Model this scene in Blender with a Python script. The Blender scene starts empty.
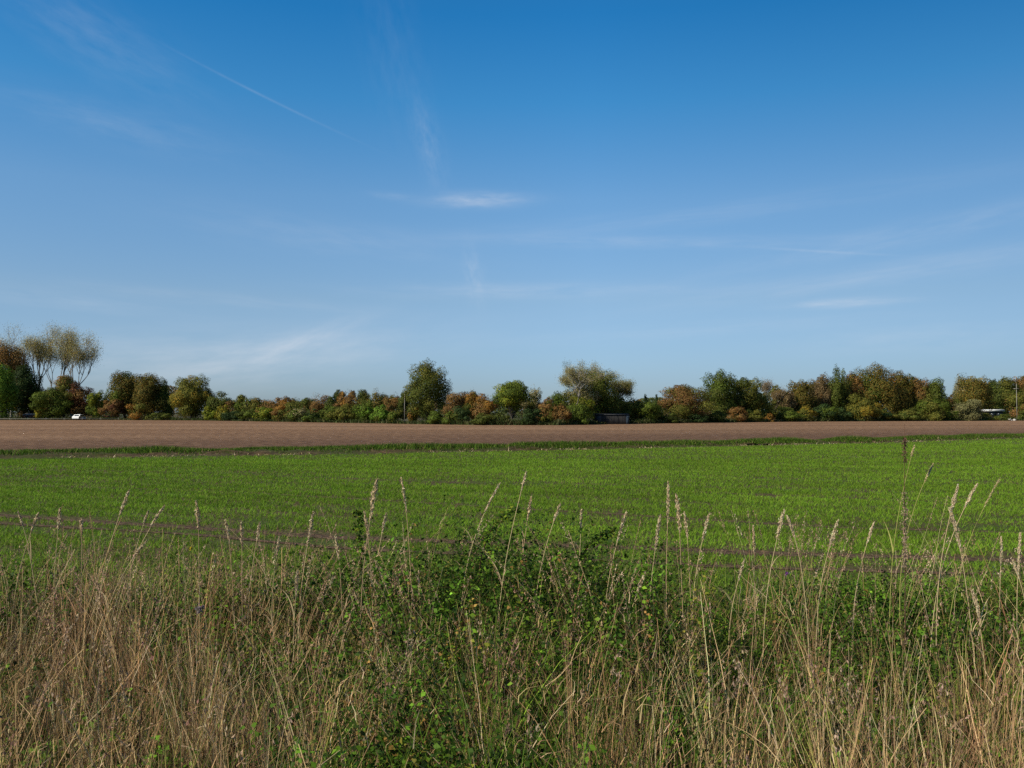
import bpy, math, random
import numpy as np

SC = bpy.context.scene
COL = SC.collection
F = 900.0                      # focal length in pixels of a 1024 px wide picture
HEYE = 1.8
HOR = 412.0
TH = math.atan((HOR - 384.0) / F)
R = math.radians
V = lambda *a: np.array(a, float)


def at(px, py, D):
    """world point at forward distance D that lies along the sight line px, py"""
    u = (px - 512.0) / F
    v = (384.0 - py) / F
    dy = math.cos(TH) - v * math.sin(TH)
    dz = math.sin(TH) + v * math.cos(TH)
    k = D / dy
    return V(u * k, D, HEYE + dz * k)


def ground(px, py):
    u = (px - 512.0) / F
    v = (384.0 - py) / F
    dy = math.cos(TH) - v * math.sin(TH)
    dz = math.sin(TH) + v * math.cos(TH)
    k = -HEYE / dz
    return V(u * k, dy * k)


# ------------------------------------------------------------------ objects
def tag(o, label=None, cat=None, group=None, kind=None):
    if label: o['label'] = label
    if cat: o['category'] = cat
    if group: o['group'] = group
    if kind: o['kind'] = kind
    return o


def empty(name, loc, label, cat, group=None, rz=0.0):
    o = bpy.data.objects.new(name, None)
    COL.objects.link(o)
    o.location = loc
    o.rotation_euler = (0, 0, rz)
    o.empty_display_size = 0.3
    return tag(o, label, cat, group)


def np_mesh(name, verts, faces, mat, cols=None, parent=None, smooth=False):
    verts = np.asarray(verts, np.float32).reshape(-1, 3)
    faces = np.asarray(faces, np.int32)
    k = faces.shape[1]
    me = bpy.data.meshes.new(name)
    me.vertices.add(len(verts))
    me.vertices.foreach_set('co', verts.ravel())
    me.loops.add(faces.size)
    me.loops.foreach_set('vertex_index', faces.ravel())
    me.polygons.add(len(faces))
    me.polygons.foreach_set('loop_start', np.arange(0, faces.size, k, dtype=np.int32))
    me.polygons.foreach_set('loop_total', np.full(len(faces), k, np.int32))
    if smooth:
        me.polygons.foreach_set('use_smooth', np.ones(len(faces), bool))
    if cols is not None:
        a = me.color_attributes.new('Col', 'FLOAT_COLOR', 'POINT')
        c = np.ones((len(verts), 4), np.float32)
        c[:, :3] = cols
        a.data.foreach_set('color', c.ravel())
    me.update(calc_edges=True)
    me.validate()
    me.materials.append(mat)
    o = bpy.data.objects.new(name, me)
    COL.objects.link(o)
    if parent is not None: o.parent = parent
    return o


class MB:
    """collects boxes / prisms / tubes, all quads"""
    def __init__(s): s.v = []; s.f = []; s.n = 0
    def add(s, v, f):
        v = np.asarray(v, float).reshape(-1, 3); f = np.asarray(f, int)
        s.v.append(v); s.f.append(f + s.n); s.n += len(v); return s
    def box(s, c, d, bev=0.0):
        x, y, z = c; a, b, h = [q / 2 for q in d]
        v = [(x+i*a, y+j*b, z+k*h) for k in (-1, 1) for j in (-1, 1) for i in (-1, 1)]
        return s.add(v, [(0,2,3,1),(4,5,7,6),(0,1,5,4),(2,6,7,3),(0,4,6,2),(1,3,7,5)])
    def hexa(s, pts):          # 8 points, bottom 4 ccw then top 4 ccw
        return s.add(pts, [(3,2,1,0),(4,5,6,7),(0,1,5,4),(1,2,6,5),(2,3,7,6),(3,0,4,7)])
    def tube(s, pts, rad, n=8, cap=True):
        pts = [np.array(p, float) for p in pts]
        rings = []; D0 = pts[-1]-pts[0]; D0 = np.abs(D0/(np.linalg.norm(D0)+1e-9)); ref = [V(1,0,0), V(0,1,0), V(0,0,1)][int(np.argmin(D0*V(1, .7, 1)))]
        for i, p in enumerate(pts):
            t = pts[min(i+1, len(pts)-1)] - pts[max(i-1, 0)]
            t = t / (np.linalg.norm(t) + 1e-9)
            a = np.cross(t, ref); a /= (np.linalg.norm(a)+1e-6)
            b = np.cross(t, a)
            r = rad[i] if hasattr(rad, '__len__') else rad
            rings.append([p + r*(math.cos(q)*a + math.sin(q)*b) for q in np.linspace(0, 2*math.pi, n, endpoint=False)])
        v = np.array(rings).reshape(-1, 3); f = []
        for i in range(len(pts)-1):
            for j in range(n):
                f.append((i*n+j, i*n+(j+1) % n, (i+1)*n+(j+1) % n, (i+1)*n+j))
        if cap:
            L = (len(pts)-1)*n
            for j in range(0, n-2, 2):
                f.append((L, L+j+1, L+j+2, L+(j+3) % n)); f.append((0, (j+3) % n, j+2, j+1))
        return s.add(v, f)
    def build(s, name, mat, parent=None, smooth=False, cols=None):
        return np_mesh(name, np.concatenate(s.v), np.concatenate(s.f), mat, cols, parent, smooth)


# ---------------------------------------------------------------- materials
def new_mat(name):
    m = bpy.data.materials.new(name); m.use_nodes = True
    nt = m.node_tree; nt.nodes.clear()
    out = nt.nodes.new('ShaderNodeOutputMaterial')
    return m, nt, out


def leaf_mat(name, trans=0.3, rough=0.6):
    m, nt, out = new_mat(name)
    at_ = nt.nodes.new('ShaderNodeAttribute'); at_.attribute_name = 'Col'
    p = nt.nodes.new('ShaderNodeBsdfPrincipled'); p.inputs['Roughness'].default_value = rough
    p.inputs['Specular IOR Level'].default_value = 0.08
    t = nt.nodes.new('ShaderNodeBsdfTranslucent')
    mx = nt.nodes.new('ShaderNodeMixShader'); mx.inputs[0].default_value = trans
    nt.links.new(at_.outputs['Color'], p.inputs['Base Color'])
    nt.links.new(at_.outputs['Color'], t.inputs['Color'])
    nt.links.new(p.outputs[0], mx.inputs[1]); nt.links.new(t.outputs[0], mx.inputs[2])
    nt.links.new(mx.outputs[0], out.inputs[0])
    return m


def noise_mat(name, c1, c2, scale=4.0, rough=0.9, stretch=(1, 1, 1), bump=0.0, detail=6, spec=0.1,
              c3=None, scale2=0.3, rot=0.0, lo=0.35, hi=0.65, bscale=None, bdist=0.05):
    m, nt, out = new_mat(name)
    N, L = nt.nodes, nt.links
    tc = N.new('ShaderNodeTexCoord'); mp = N.new('ShaderNodeMapping')
    mp.inputs['Scale'].default_value = stretch; mp.inputs['Rotation'].default_value = (0, 0, rot)
    L.new(tc.outputs['Object'], mp.inputs[0])
    n = N.new('ShaderNodeTexNoise'); n.inputs['Scale'].default_value = scale; n.inputs['Detail'].default_value = detail
    L.new(mp.outputs[0], n.inputs['Vector'])
    cr = N.new('ShaderNodeValToRGB'); cr.color_ramp.elements[0].position = lo; cr.color_ramp.elements[1].position = hi
    cr.color_ramp.elements[0].color = (*c1, 1); cr.color_ramp.elements[1].color = (*c2, 1)
    L.new(n.outputs['Fac'], cr.inputs[0])
    colr = cr.outputs[0]
    if c3 is not None:
        n2 = N.new('ShaderNodeTexNoise'); n2.inputs['Scale'].default_value = scale2; n2.inputs['Detail'].default_value = 4
        L.new(mp.outputs[0], n2.inputs['Vector'])
        cr2 = N.new('ShaderNodeValToRGB'); cr2.color_ramp.elements[0].position = 0.42; cr2.color_ramp.elements[1].position = 0.62
        L.new(n2.outputs['Fac'], cr2.inputs[0])
        mx = N.new('ShaderNodeMix'); mx.data_type = 'RGBA'
        L.new(cr2.outputs[0], mx.inputs[0]); L.new(colr, mx.inputs[6]); mx.inputs[7].default_value = (*c3, 1)
        colr = mx.outputs[2]
    p = N.new('ShaderNodeBsdfPrincipled'); p.inputs['Roughness'].default_value = rough
    p.inputs['Specular IOR Level'].default_value = spec
    L.new(colr, p.inputs['Base Color'])
    if bump:
        nb = N.new('ShaderNodeTexNoise'); nb.inputs['Scale'].default_value = bscale or scale*2; nb.inputs['Detail'].default_value = 5
        L.new(mp.outputs[0], nb.inputs['Vector'])
        b = N.new('ShaderNodeBump'); b.inputs['Strength'].default_value = bump; b.inputs['Distance'].default_value = bdist
        L.new(nb.outputs['Fac'], b.inputs['Height']); L.new(b.outputs[0], p.inputs['Normal'])
    L.new(p.outputs[0], out.inputs[0])
    return m


M_LEAF = leaf_mat('foliage', 0.17)
M_BLADE = leaf_mat('grass_blades', 0.3, 0.6)
M_DRY = leaf_mat('dry_grass', 0.12, 0.8)
M_BARK = noise_mat('bark', (0.05, 0.04, 0.03), (0.14, 0.12, 0.095), 5, stretch=(1, 1, .3), bump=.5)
M_PALEBARK = noise_mat('pale_bark', (0.16, 0.14, 0.11), (0.34, 0.31, 0.26), 4, stretch=(1, 1, .3), bump=.3)
M_GROUND = noise_mat('rough_ground', (0.035, 0.04, 0.014), (0.09, 0.095, 0.03), 0.4, c3=(0.10, 0.08, 0.045), scale2=.05)
M_SOIL = noise_mat('field_soil', (0.055, 0.045, 0.018), (0.14, 0.105, 0.045), 9, bump=1.0, c3=(0.07, 0.09, 0.016), scale2=0.9, bscale=14, bdist=.06)
M_VERGE = noise_mat('verge_soil', (0.018, 0.014, 0.008), (0.055, 0.042, 0.024), 7, bump=1.0)

# ploughed soil: clods, furrows and broad tonal drifts
def plough_mat():
    m, nt, out = new_mat('tilled_earth')
    N, L = nt.nodes, nt.links
    tc = N.new('ShaderNodeTexCoord')
    def noise(sc, stretch, det=6, rot=0.42, rough=.6):
        mp = N.new('ShaderNodeMapping'); mp.inputs['Rotation'].default_value = (0, 0, rot); mp.inputs['Scale'].default_value = stretch
        L.new(tc.outputs['Object'], mp.inputs[0])
        n = N.new('ShaderNodeTexNoise'); n.inputs['Scale'].default_value = sc; n.inputs['Detail'].default_value = det
        n.inputs['Roughness'].default_value = rough
        L.new(mp.outputs[0], n.inputs['Vector']); return n.outputs['Fac']
    a = noise(1.6, (1, 1, 1)); b = noise(.02, (.3, 2.2, 1), 3, rot=-.25); c = noise(.35, (.08, 1.4, 1), 3, rot=-.47)
    def mix(f, x, y, sock=True):
        k = N.new('ShaderNodeMix'); k.data_type = 'RGBA'
        L.new(f, k.inputs[0])
        for i, q in ((6, x), (7, y)):
            if isinstance(q, tuple): k.inputs[i].default_value = (*q, 1)
            else: L.new(q, k.inputs[i])
        return k.outputs[2]
    def ramp(f, lo, hi):
        r = N.new('ShaderNodeMapRange'); r.inputs[1].default_value = lo; r.inputs[2].default_value = hi; L.new(f, r.inputs[0]); return r.outputs[0]
    c1 = mix(ramp(a, .38, .62), (0.135, 0.074, 0.040), (0.32, 0.185, 0.102))
    c2 = mix(ramp(b, .38, .62), c1, mix(ramp(a, .38, .62), (0.20, 0.117, .064), (0.43, 0.26, 0.148)))
    c3 = mix(ramp(c, .5, .72), c2, (0.17, 0.098, .055))
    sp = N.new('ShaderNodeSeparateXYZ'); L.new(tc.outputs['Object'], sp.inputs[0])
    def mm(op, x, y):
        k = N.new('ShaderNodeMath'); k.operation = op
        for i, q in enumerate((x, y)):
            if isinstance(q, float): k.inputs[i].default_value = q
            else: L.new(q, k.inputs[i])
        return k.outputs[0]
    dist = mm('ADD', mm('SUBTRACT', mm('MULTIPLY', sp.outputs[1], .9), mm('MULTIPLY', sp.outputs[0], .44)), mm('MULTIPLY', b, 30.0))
    c3 = mix(ramp(dist, 66.0, 95.0), mix(ramp(a, .38, .62), (0.095, 0.053, .031), (0.22, 0.13, .078)), c3)  # darker towards the near strip: clod shadows painted into the soil colour
    p = N.new('ShaderNodeBsdfPrincipled'); p.inputs['Roughness'].default_value = .95; p.inputs['Specular IOR Level'].default_value = .05
    L.new(c3, p.inputs['Base Color'])
    bn = N.new('ShaderNodeBump'); bn.inputs['Strength'].default_value = .6; bn.inputs['Distance'].default_value = .3
    L.new(noise(2.2, (.6, 1, 1), 8, -.47, .75), bn.inputs['Height']); L.new(bn.outputs[0], p.inputs['Normal'])
    L.new(p.outputs[0], out.inputs[0])
    return m
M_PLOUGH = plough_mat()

# ------------------------------------------------------------------- ground
def sheet(name, pts, z, mat, kind='structure'):
    o = None
    me = bpy.data.meshes.new(name)
    me.from_pydata([(p[0], p[1], z) for p in pts], [], [tuple(range(len(pts)))])
    me.update(); me.materials.append(mat)
    o = bpy.data.objects.new(name, me); COL.objects.link(o)
    return tag(o, kind=kind)

sheet('ground', [(-4000, -60), (4000, -60), (4000, 6000), (-4000, 6000)], 0.0, M_GROUND)

# strip between the green field and the ploughed field (near side), measured on the photograph
STRIP = [ground(*p) for p in ((-420, 466), (-160, 461.5), (0, 459), (342, 454.5), (560, 450.3), (840, 444), (1024, 438.4), (1250, 431.5))]
STRIP = np.array(STRIP)
EDGE_PX = [-320, 0, 110, 200, 300, 400, 480, 560, 600, 700, 800, 900, 1024, 1350]
EDGE_D = [215, 202, 202, 192, 160, 137, 124, 123, 132, 150, 168, 178, 188, 200]
def edgeD(px): return float(np.interp(px, EDGE_PX, EDGE_D))
EDGE = np.array([at(p, 420, d)[:2] for p, d in zip(EDGE_PX, EDGE_D)])

def seg_frame(poly):
    d = np.diff(poly, axis=0); L = np.linalg.norm(d, axis=1); return d / L[:, None], L
def poly_point(poly, s):
    """points at arclength s on a polyline and their left normals"""
    d, L = seg_frame(poly); cs = np.concatenate([[0], np.cumsum(L)])
    i = np.clip(np.searchsorted(cs, s, side='right') - 1, 0, len(L) - 1)
    p = poly[i] + d[i] * (s - cs[i])[:, None]
    return p, np.stack([-d[i][:, 1], d[i][:, 0]], 1), cs[-1]
def poly_dist(P, poly):
    best = np.full(len(P), 1e9)
    for a, b in zip(poly[:-1], poly[1:]):
        ab = b - a; t = np.clip(((P - a) @ ab) / (ab @ ab), 0, 1)
        best = np.minimum(best, np.linalg.norm(P - (a + t[:, None] * ab), axis=1))
    return best

SWF = np.array([1.15, 1.12, 1.08, .85, .64, .62, .62, .62])
SN = STRIP + np.array([-0.44, 0.9]) * (6.0*SWF)[:, None]
SCS = np.concatenate([[0], np.cumsum(np.linalg.norm(np.diff(STRIP, axis=0), axis=1))])
def swf(s_): return np.interp(s_, SCS, SWF)
sheet('crop_field', [(-16, 8.1), (16, 8.1), (44, 24)] + [tuple(p) for p in STRIP[::-1]] + [(-44, 14)], 0.004, M_SOIL)
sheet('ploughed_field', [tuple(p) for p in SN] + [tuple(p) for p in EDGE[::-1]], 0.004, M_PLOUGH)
sheet('verge', [(-20, -4), (20, -4), (18, 8.3), (-18, 8.3)], 0.008, M_VERGE)

# low earth bank along the strip, a real raised profile
rng = np.random.default_rng(5)
_, _, LT = poly_point(STRIP, np.array([0.0]))
ss = np.arange(0, LT, 0.5)
pp, nn, _ = poly_point(STRIP, ss)
prof = [(-.6, .006), (0.1, .03), (0.6, .10), (1.3, .15), (2.2, .15), (3.2, .11), (4.3, .07), (5.4, .03), (6.1, .009)]
bv = np.zeros((len(ss), len(prof), 3))
for j, (o_, h_) in enumerate(prof):
    jit = rng.normal(0, 1, len(ss))
    off = o_ + (0.22 * jit if 0 < j < 8 else 0)
    bv[:, j, :2] = pp + nn * np.reshape(off*swf(ss), (-1, 1))
    bv[:, j, 2] = h_ * (1 + (.28 * rng.normal(0, 1, len(ss)) if 0 < j < 8 else 0))
nj = len(prof)
ii, jj = np.meshgrid(np.arange(len(ss)-1), np.arange(nj-1), indexing='ij')
a_ = (ii*nj + jj).ravel()
M_BANK = noise_mat('bank_soil', (0.04, 0.026, 0.012), (0.12, 0.08, 0.04), 3, bump=1.0, c3=(0.055, 0.06, 0.016), scale2=.5)
bank = np_mesh('earth_bank', bv, np.stack([a_, a_+1, a_+nj+1, a_+nj], 1)[:, ::-1], M_BANK)
tag(bank, kind='structure')

# --------------------------------------------------------- vectorised blades
def lin(c): return tuple(((x/255.0)/12.92 if x/255.0 <= .04045 else ((x/255.0+.055)/1.055)**2.4) for x in c)

def blades(P, L, w, lean, bend, az, face, cols, S=4, tipw=.1, noise=0.0, rg=None):
    """ribbons: P base (n,3), L length, lean/bend amounts along azimuth az, ribbon faces azimuth 'face'"""
    n = len(P); t = np.linspace(0, 1, S+1)
    d = np.stack([np.cos(az), np.sin(az), 0*az], 1)
    horiz = lean[:, None]*t + bend[:, None]*t**2.2
    cz = np.sqrt(np.clip(1 - (lean[:, None] + bend[:, None]*t)**2*.55, .08, 1))
    z = t*cz
    C = P[:, None, :] + d[:, None, :]*(horiz*L[:, None])[:, :, None]
    if noise:
        C[:, 1:, :2] += rg.normal(0, noise, (n, S, 2))
    C[:, :, 2] += z*L[:, None]
    side = np.stack([np.cos(face), np.sin(face), 0*face], 1)
    ww = w[:, None]*np.maximum(1 - t**1.6, tipw)[None]
    A = C - side[:, None, :]*ww[:, :, None]/2
    B = C + side[:, None, :]*ww[:, :, None]/2
    v = np.stack([A, B], 2).reshape(-1, 3)
    base = (np.arange(n)*(S+1)*2)[:, None] + np.arange(S)[None]*2
    base = base.ravel()
    f = np.stack([base, base+1, base+3, base+2], 1)
    c = np.repeat(cols, (S+1)*2, axis=0)
    return v, f, c, C

def leaves(P, N, size, aspect, rg, cols, droop=None):
    """diamond leaves centred on P facing N"""
    n = len(P)
    N = N/(np.linalg.norm(N, axis=1, keepdims=True)+1e-9)
    r = rg.normal(0, 1, (n, 3)); 
    if droop is not None: r[:, 2] -= droop
    a = r - (r*N).sum(1, keepdims=True)*N; a /= (np.linalg.norm(a, axis=1, keepdims=True)+1e-9)
    b = np.cross(N, a)
    s = size[:, None]; k = s*aspect
    v = np.stack([P - a*s*.5, P + b*k*.5 - a*s*.08, P + a*s*.5, P - b*k*.5 - a*s*.08], 1)
    v += N[:, None, :]*(np.array([0, .12, 0, .12])[None, :, None]*s[:, None])
    f = np.arange(n*4).reshape(n, 4)
    return v.reshape(-1, 3), f, np.repeat(cols, 4, axis=0)

class Acc:
    def __init__(s): s.v = []; s.f = []; s.c = []; s.n = 0
    def add(s, v, f, c):
        s.v.append(v.astype(np.float32)); s.f.append(f + s.n); s.c.append(c); s.n += len(v)
    def build(s, name, mat, parent=None):
        return np_mesh(name, np.concatenate(s.v), np.concatenate(s.f), mat, np.concatenate(s.c), parent)

def palcols(pal, n, rg, var=.22, w=None):
    pal = np.array(pal); i = rg.choice(len(pal), n, p=w)
    c = pal[i] * np.exp(rg.normal(0, var, (n, 1)))
    c *= np.exp(rg.normal(0, .04, (n, 3)))
    return c*np.minimum(1, .72/c.max(1, keepdims=True))

# smooth 2-D value noise for patchiness
def vnoise(x, y, seed, sc):
    rg = np.random.default_rng(seed); G = rg.random((64, 64))
    x = (x/sc) % 63; y = (y/sc) % 63
    i = x.astype(int); j = y.astype(int); fx = x-i; fy = y-j
    fx = fx*fx*(3-2*fx); fy = fy*fy*(3-2*fy)
    a = G[i % 64, j % 64]; b = G[(i+1) % 64, j % 64]; c = G[i % 64, (j+1) % 64]; d = G[(i+1) % 64, (j+1) % 64]
    return (a*(1-fx)+b*fx)*(1-fy)+(c*(1-fx)+d*fx)*fy

# -------------------------------------------------------------- wheat shoots
rg = np.random.default_rng(11)
T1 = np.array([ground(*p) for p in ((-300, 500), (0, 516), (340, 538), (740, 553), (1024, 561), (1500, 575))])
T1b = np.array([ground(*p) for p in ((-300, 508), (180, 534), (340, 549), (740, 568), (1024, 576), (1500, 592))])
T2 = np.array([ground(*p) for p in ((-300, 476), (230, 492), (420, 503), (840, 528), (1024, 533), (1500, 545))])
T3 = np.array([ground(*p) for p in ((-300, 465), (200, 473), (500, 485), (840, 498), (1024, 505), (1500, 520))])
rowdir = T2[4] - T2[1]; rowdir /= np.linalg.norm(rowdir); rown = np.array([-rowdir[1], rowdir[0]])
rowsp = .14
def ribbon(name, T, w_, z_, mat):
    L_ = np.linalg.norm(np.diff(T, axis=0), axis=1).sum(); q = np.arange(0, L_, .25)
    p_, n_, _ = poly_point(T, q); r_ = np.random.default_rng(3)
    a = p_ + n_*(w_*(.5+.22*r_.normal(0, 1, len(q))*.6))[:, None]; b_ = p_ - n_*(w_*(.5+.22*r_.normal(0, 1, len(q))*.6))[:, None]
    v = np.stack([np.c_[a, np.full(len(q), z_)], np.c_[b_, np.full(len(q), z_)]], 1).reshape(-1, 3)
    i_ = np.arange(len(q)-1)*2
    return tag(np_mesh(name, v, np.stack([i_, i_+1, i_+3, i_+2], 1), mat), kind='structure')
M_TRACK = noise_mat('bare_track_soil', (0.06, 0.038, 0.02), (0.155, 0.098, 0.056), 9, bump=1.0, bscale=14, bdist=.06)
for T_, w_, z_ in ((T1, .32, .008), (T1b, .16, .012), (T2, .16, .008), (T3, .13, .008)): ribbon('wheel_track', T_, w_, z_, M_TRACK)
pts = []
for (d0, d1, dens) in ((8.2, 14, 520), (14, 22, 330), (22, 34, 190), (34, 50, 90), (50, 80, 40)):
    hw = d1*.75 + 2
    area = 2*hw*(d1-d0)
    n = int(area*dens)
    p = np.stack([rg.uniform(-hw, hw, n), rg.uniform(d0, d1, n)], 1)
    v_ = p @ rown; u_ = p @ rowdir
    vs = np.round(v_/rowsp)*rowsp + rg.normal(0, .018, n)
    p = u_[:, None]*rowdir + vs[:, None]*rown
    pts.append(np.concatenate([p, np.full((n, 1), dens)], 1))
pts = np.concatenate(pts); P2 = pts[:, :2]
# clip to the field
sgn = np.zeros(len(P2))
xs = STRIP[:, 0]; ys = STRIP[:, 1]
ok = P2[:, 1] < np.interp(P2[:, 0], xs, ys) + rg.normal(0, .3, len(P2)) - .4
nz = vnoise(P2[:, 0], P2[:, 1], 3, .9); nz2 = vnoise(P2 @ rowdir, P2 @ rown, 4, .5); nz3 = vnoise((P2 @ rowdir)*.12, P2 @ rown, 9, .45)
keep = .95 - .22*(nz < .25) - .2*(nz2 < .25) - .38*np.clip((.42-nz3)*4, 0, 1)
near = np.clip((17 - P2[:, 1])/6, 0, 1)
keep -= .12*near + .18*near*(nz < .5)
for T, w_, st in ((T1, .30, .86), (T1b, .24, .62), (T2, .2, .5), (T3, .26, .4)):
    dd = poly_dist(P2, T) + rg.normal(0, .06, len(P2)); keep -= st*np.exp(-(dd/w_)**2)
ok &= rg.random(len(P2)) < keep
pts = pts[ok]; P2 = P2[ok]; n = len(P2)
scl = np.interp(P2[:, 1], [8, 20, 40, 70], [1, 1.25, 1.8, 2.6])
acc = Acc()
patch = vnoise(P2[:, 0], P2[:, 1], 21, 2.7)
for k in range(3):
    P = np.concatenate([P2 + rg.normal(0, .012, (n, 2)), np.full((n, 1), .004)], 1)
    L = rg.uniform(.03, .068, n)*np.sqrt(scl)
    c = palcols([(.148, .25, .020), (.13, .232, .018), (.168, .27, .022), (.21, .255, .03)], n, rg, .10, [.4, .3, .22, .08])
    c *= V(1.13, 1.15, 1.1)*(.88+.2*patch+.5*(vnoise((P2 @ rowdir)*.1, P2 @ rown, 91, .3)-.4))[:, None]
    v, f, cc, _ = blades(P, L, rg.uniform(.006, .010, n)*scl, rg.uniform(.1, .7, n), rg.uniform(0, .5, n), rg.uniform(0, 6.28, n), rg.uniform(0, 6.28, n), c, S=2)
    acc.add(v, f, cc)
o = acc.build('wheat_shoots', M_BLADE); tag(o, 'short bright green cereal shoots drilled in rows across the field', 'crop', kind='stuff')
print('wheat', n)

# ------------------------------------------------- strip of rough grass
rg = np.random.default_rng(12)
n = 190000
s = rg.uniform(0, LT, n); u = rg.beta(2.0, 1.7, n)*5.9
p, nrm, _ = poly_point(STRIP, s)
pos = p + nrm*(u*swf(s))[:, None]
ht = np.interp(u, [q[0] for q in prof], [q[1] for q in prof])
pn = vnoise(pos[:, 0], pos[:, 1], 8, 2.2)
leftness = np.clip((4 - pos[:, 0])/10, 0, 1)
pr = np.where(u < 1.6, 0.9 - .6*leftness + .25*(pn > .55), .95)
ok = rg.random(n) < pr
pos, ht, u, pn, s = pos[ok], ht[ok], u[ok], pn[ok], s[ok]; n = len(pos)
L = rg.uniform(.08, .22, n)*(.5+1.0*pn)*np.interp(u, [0, 2, 6], [.7, 1.15, .8])
c = palcols([(.06, .115, .011), (.09, .16, .013), (.042, .078, .009), (.2, .17, .06), (.12, .17, .02)], n, rg, .25, [.35, .25, .2, .08, .12])
v, f, cc, _ = blades(np.concatenate([pos, ht[:, None]-.03], 1), L, rg.uniform(.02, .045, n), rg.uniform(.1, .5, n), rg.uniform(0, .5, n), rg.uniform(0, 6.28, n), rg.uniform(0, 6.28, n), c, S=2)
o = np_mesh('rough_grass', v, f, M_BLADE, cc); tag(o, 'dark green strip of rough grass between the crop and the ploughed field', 'grass', kind='stuff')
# pale dry stems and straw along its near side
n = 16000
s = rg.uniform(0, LT, n); p, nrm, _ = poly_point(STRIP, s)
cl = vnoise(s, s*0, 31, 1.3)
u = rg.normal(.15, .35, n) + .3*rg.random(n); pos = p + nrm*u[:, None]
ok = rg.random(n) < np.clip(cl*1.3 - .15, 0.15, 1); pos = pos[ok]; n = len(pos)
v, f, cc, _ = blades(np.concatenate([pos, np.full((n, 1), .01)], 1), rg.uniform(.05, .16, n)*np.where(rg.random(n) < .06, 2.0, 1), rg.uniform(.012, .03, n), rg.uniform(.5, 1.3, n), rg.uniform(0, .6, n), rg.uniform(0, 6.28, n), rg.uniform(0, 6.28, n),
                     palcols([(.62, .48, .27), (.44, .32, .17), (.70, .58, .35)], n, rg, .2), S=2)
o = np_mesh('straw_litter', v, f, M_DRY, cc); tag(o, 'pale dry straw lying along the near side of the bank', 'straw', kind='stuff')
# dark undergrowth at the foot of the trees
rg = np.random.default_rng(14)
n = 70000
pxs = rg.uniform(-300, 1330, n); dd = np.interp(pxs, EDGE_PX, EDGE_D) + rg.gamma(1.3, 1.6, n) - .6
pos = np.stack([(pxs-512)/F*dd, dd], 1)
c = palcols([(.05, .075, .018), (.07, .09, .025), (.13, .12, .05), (.03, .045, .012)], n, rg, .3)
v, f, cc, _ = blades(np.concatenate([pos, np.zeros((n, 1))], 1), rg.uniform(.2, .75, n)*(.5+vnoise(pxs, pxs*0, 6, 14)), rg.uniform(.1, .22, n), rg.uniform(.1, .5, n), rg.uniform(0, .5, n), rg.uniform(0, 6.28, n), rg.uniform(0, 6.28, n), c, S=2)
o = np_mesh('field_edge_undergrowth', v, f, M_BLADE, cc); tag(o, 'low dark weeds and grass along the foot of the tree line', 'undergrowth', kind='stuff')

# ==================================================================== TREES
PAL = dict(
 dark=[(.034, .048, .010), (.048, .064, .014), (.062, .068, .018)],
 deep=[(.014, .028, .010), (.022, .040, .014), (.03, .045, .016)],
 green=[(.050, .076, .013), (.072, .098, .017), (.04, .056, .012)],
 bright=[(.07, .13, .018), (.10, .17, .025), (.05, .09, .015)],
 lime=[(.085, .115, .014), (.12, .14, .016), (.055, .085, .012), (.15, .14, .018)],
 olive=[(.075, .080, .018), (.10, .095, .022), (.05, .06, .014)],
 oakbr=[(.085, .07, .018), (.12, .078, .02), (.06, .06, .015), (.045, .05, .014)],
 gold=[(.125, .10, .018), (.17, .115, .018), (.085, .085, .018)],
 yellow=[(.21, .17, .02), (.16, .145, .02), (.09, .11, .02)],
 brown=[(.115, .068, .027), (.15, .08, .03), (.08, .055, .022)],
 russet=[(.125, .066, .028), (.10, .058, .024), (.15, .082, .038), (.075, .06, .02)],
 orange=[(.18, .082, .02), (.15, .082, .02), (.10, .068, .02)],
 red=[(.065, .026, .016), (.085, .034, .02), (.05, .028, .014)],
 grey=[(.16, .145, .085), (.19, .165, .105), (.11, .11, .05)],
 greybr=[(.11, .078, .045), (.135, .095, .058), (.08, .06, .03)],
 willow=[(.105, .105, .058), (.13, .125, .07), (.08, .085, .04)],
)

def trunk_to(mb, base, top, r0, r1, rg, seg=5, wob=.03, n=7):
    base = np.array(base, float); top = np.array(top, float); L = np.linalg.norm(top-base)
    pts = []; rad = []
    for i in range(seg+1):
        t = i/seg; q = base + (top-base)*t
        if 0 < i < seg: q = q + rg.normal(0, wob*L, 3)*V(1, 1, .3)
        pts.append(q); rad.append(r0*(1-t)+r1*t if i else r0*1.25)
    mb.tube(pts, rad, n); return pts

def grow(rg, depth0, up=.25, spread=.5, kids=(2, 3)):
    """unit skeleton: list of (p0,p1,r0,r1), terminals"""
    segs = []; tips = []
    def rec(p, d, L, r, dep):
        q = p
        for k in range(2):
            d2 = d + rg.normal(0, .13, 3); d2[2] += up*.15; d2 /= np.linalg.norm(d2)
            q2 = q + d2*L/2; segs.append((q, q2, r*(1-.16*k), r*(1-.16*(k+1)))); q = q2; d = d2
        if dep == 0: tips.append(q); return
        for i in range(rg.integers(kids[0], kids[1]+1)):
            ax = rg.normal(0, 1, 3); ax -= ax@d*d; ax /= np.linalg.norm(ax)
            a = rg.uniform(.5, 1.1)*spread
            nd = d*math.cos(a) + ax*math.sin(a); nd[2] += up*.35; nd /= np.linalg.norm(nd)
            rec(q, nd, L*rg.uniform(.58, .92), r*rg.uniform(.55, .72), dep-1)
        if dep <= 2: tips.append(q)
    rec(V(0, 0, 0), V(0, 0, 1), 1.0, .05, depth0)
    return segs, np.array(tips)

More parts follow.
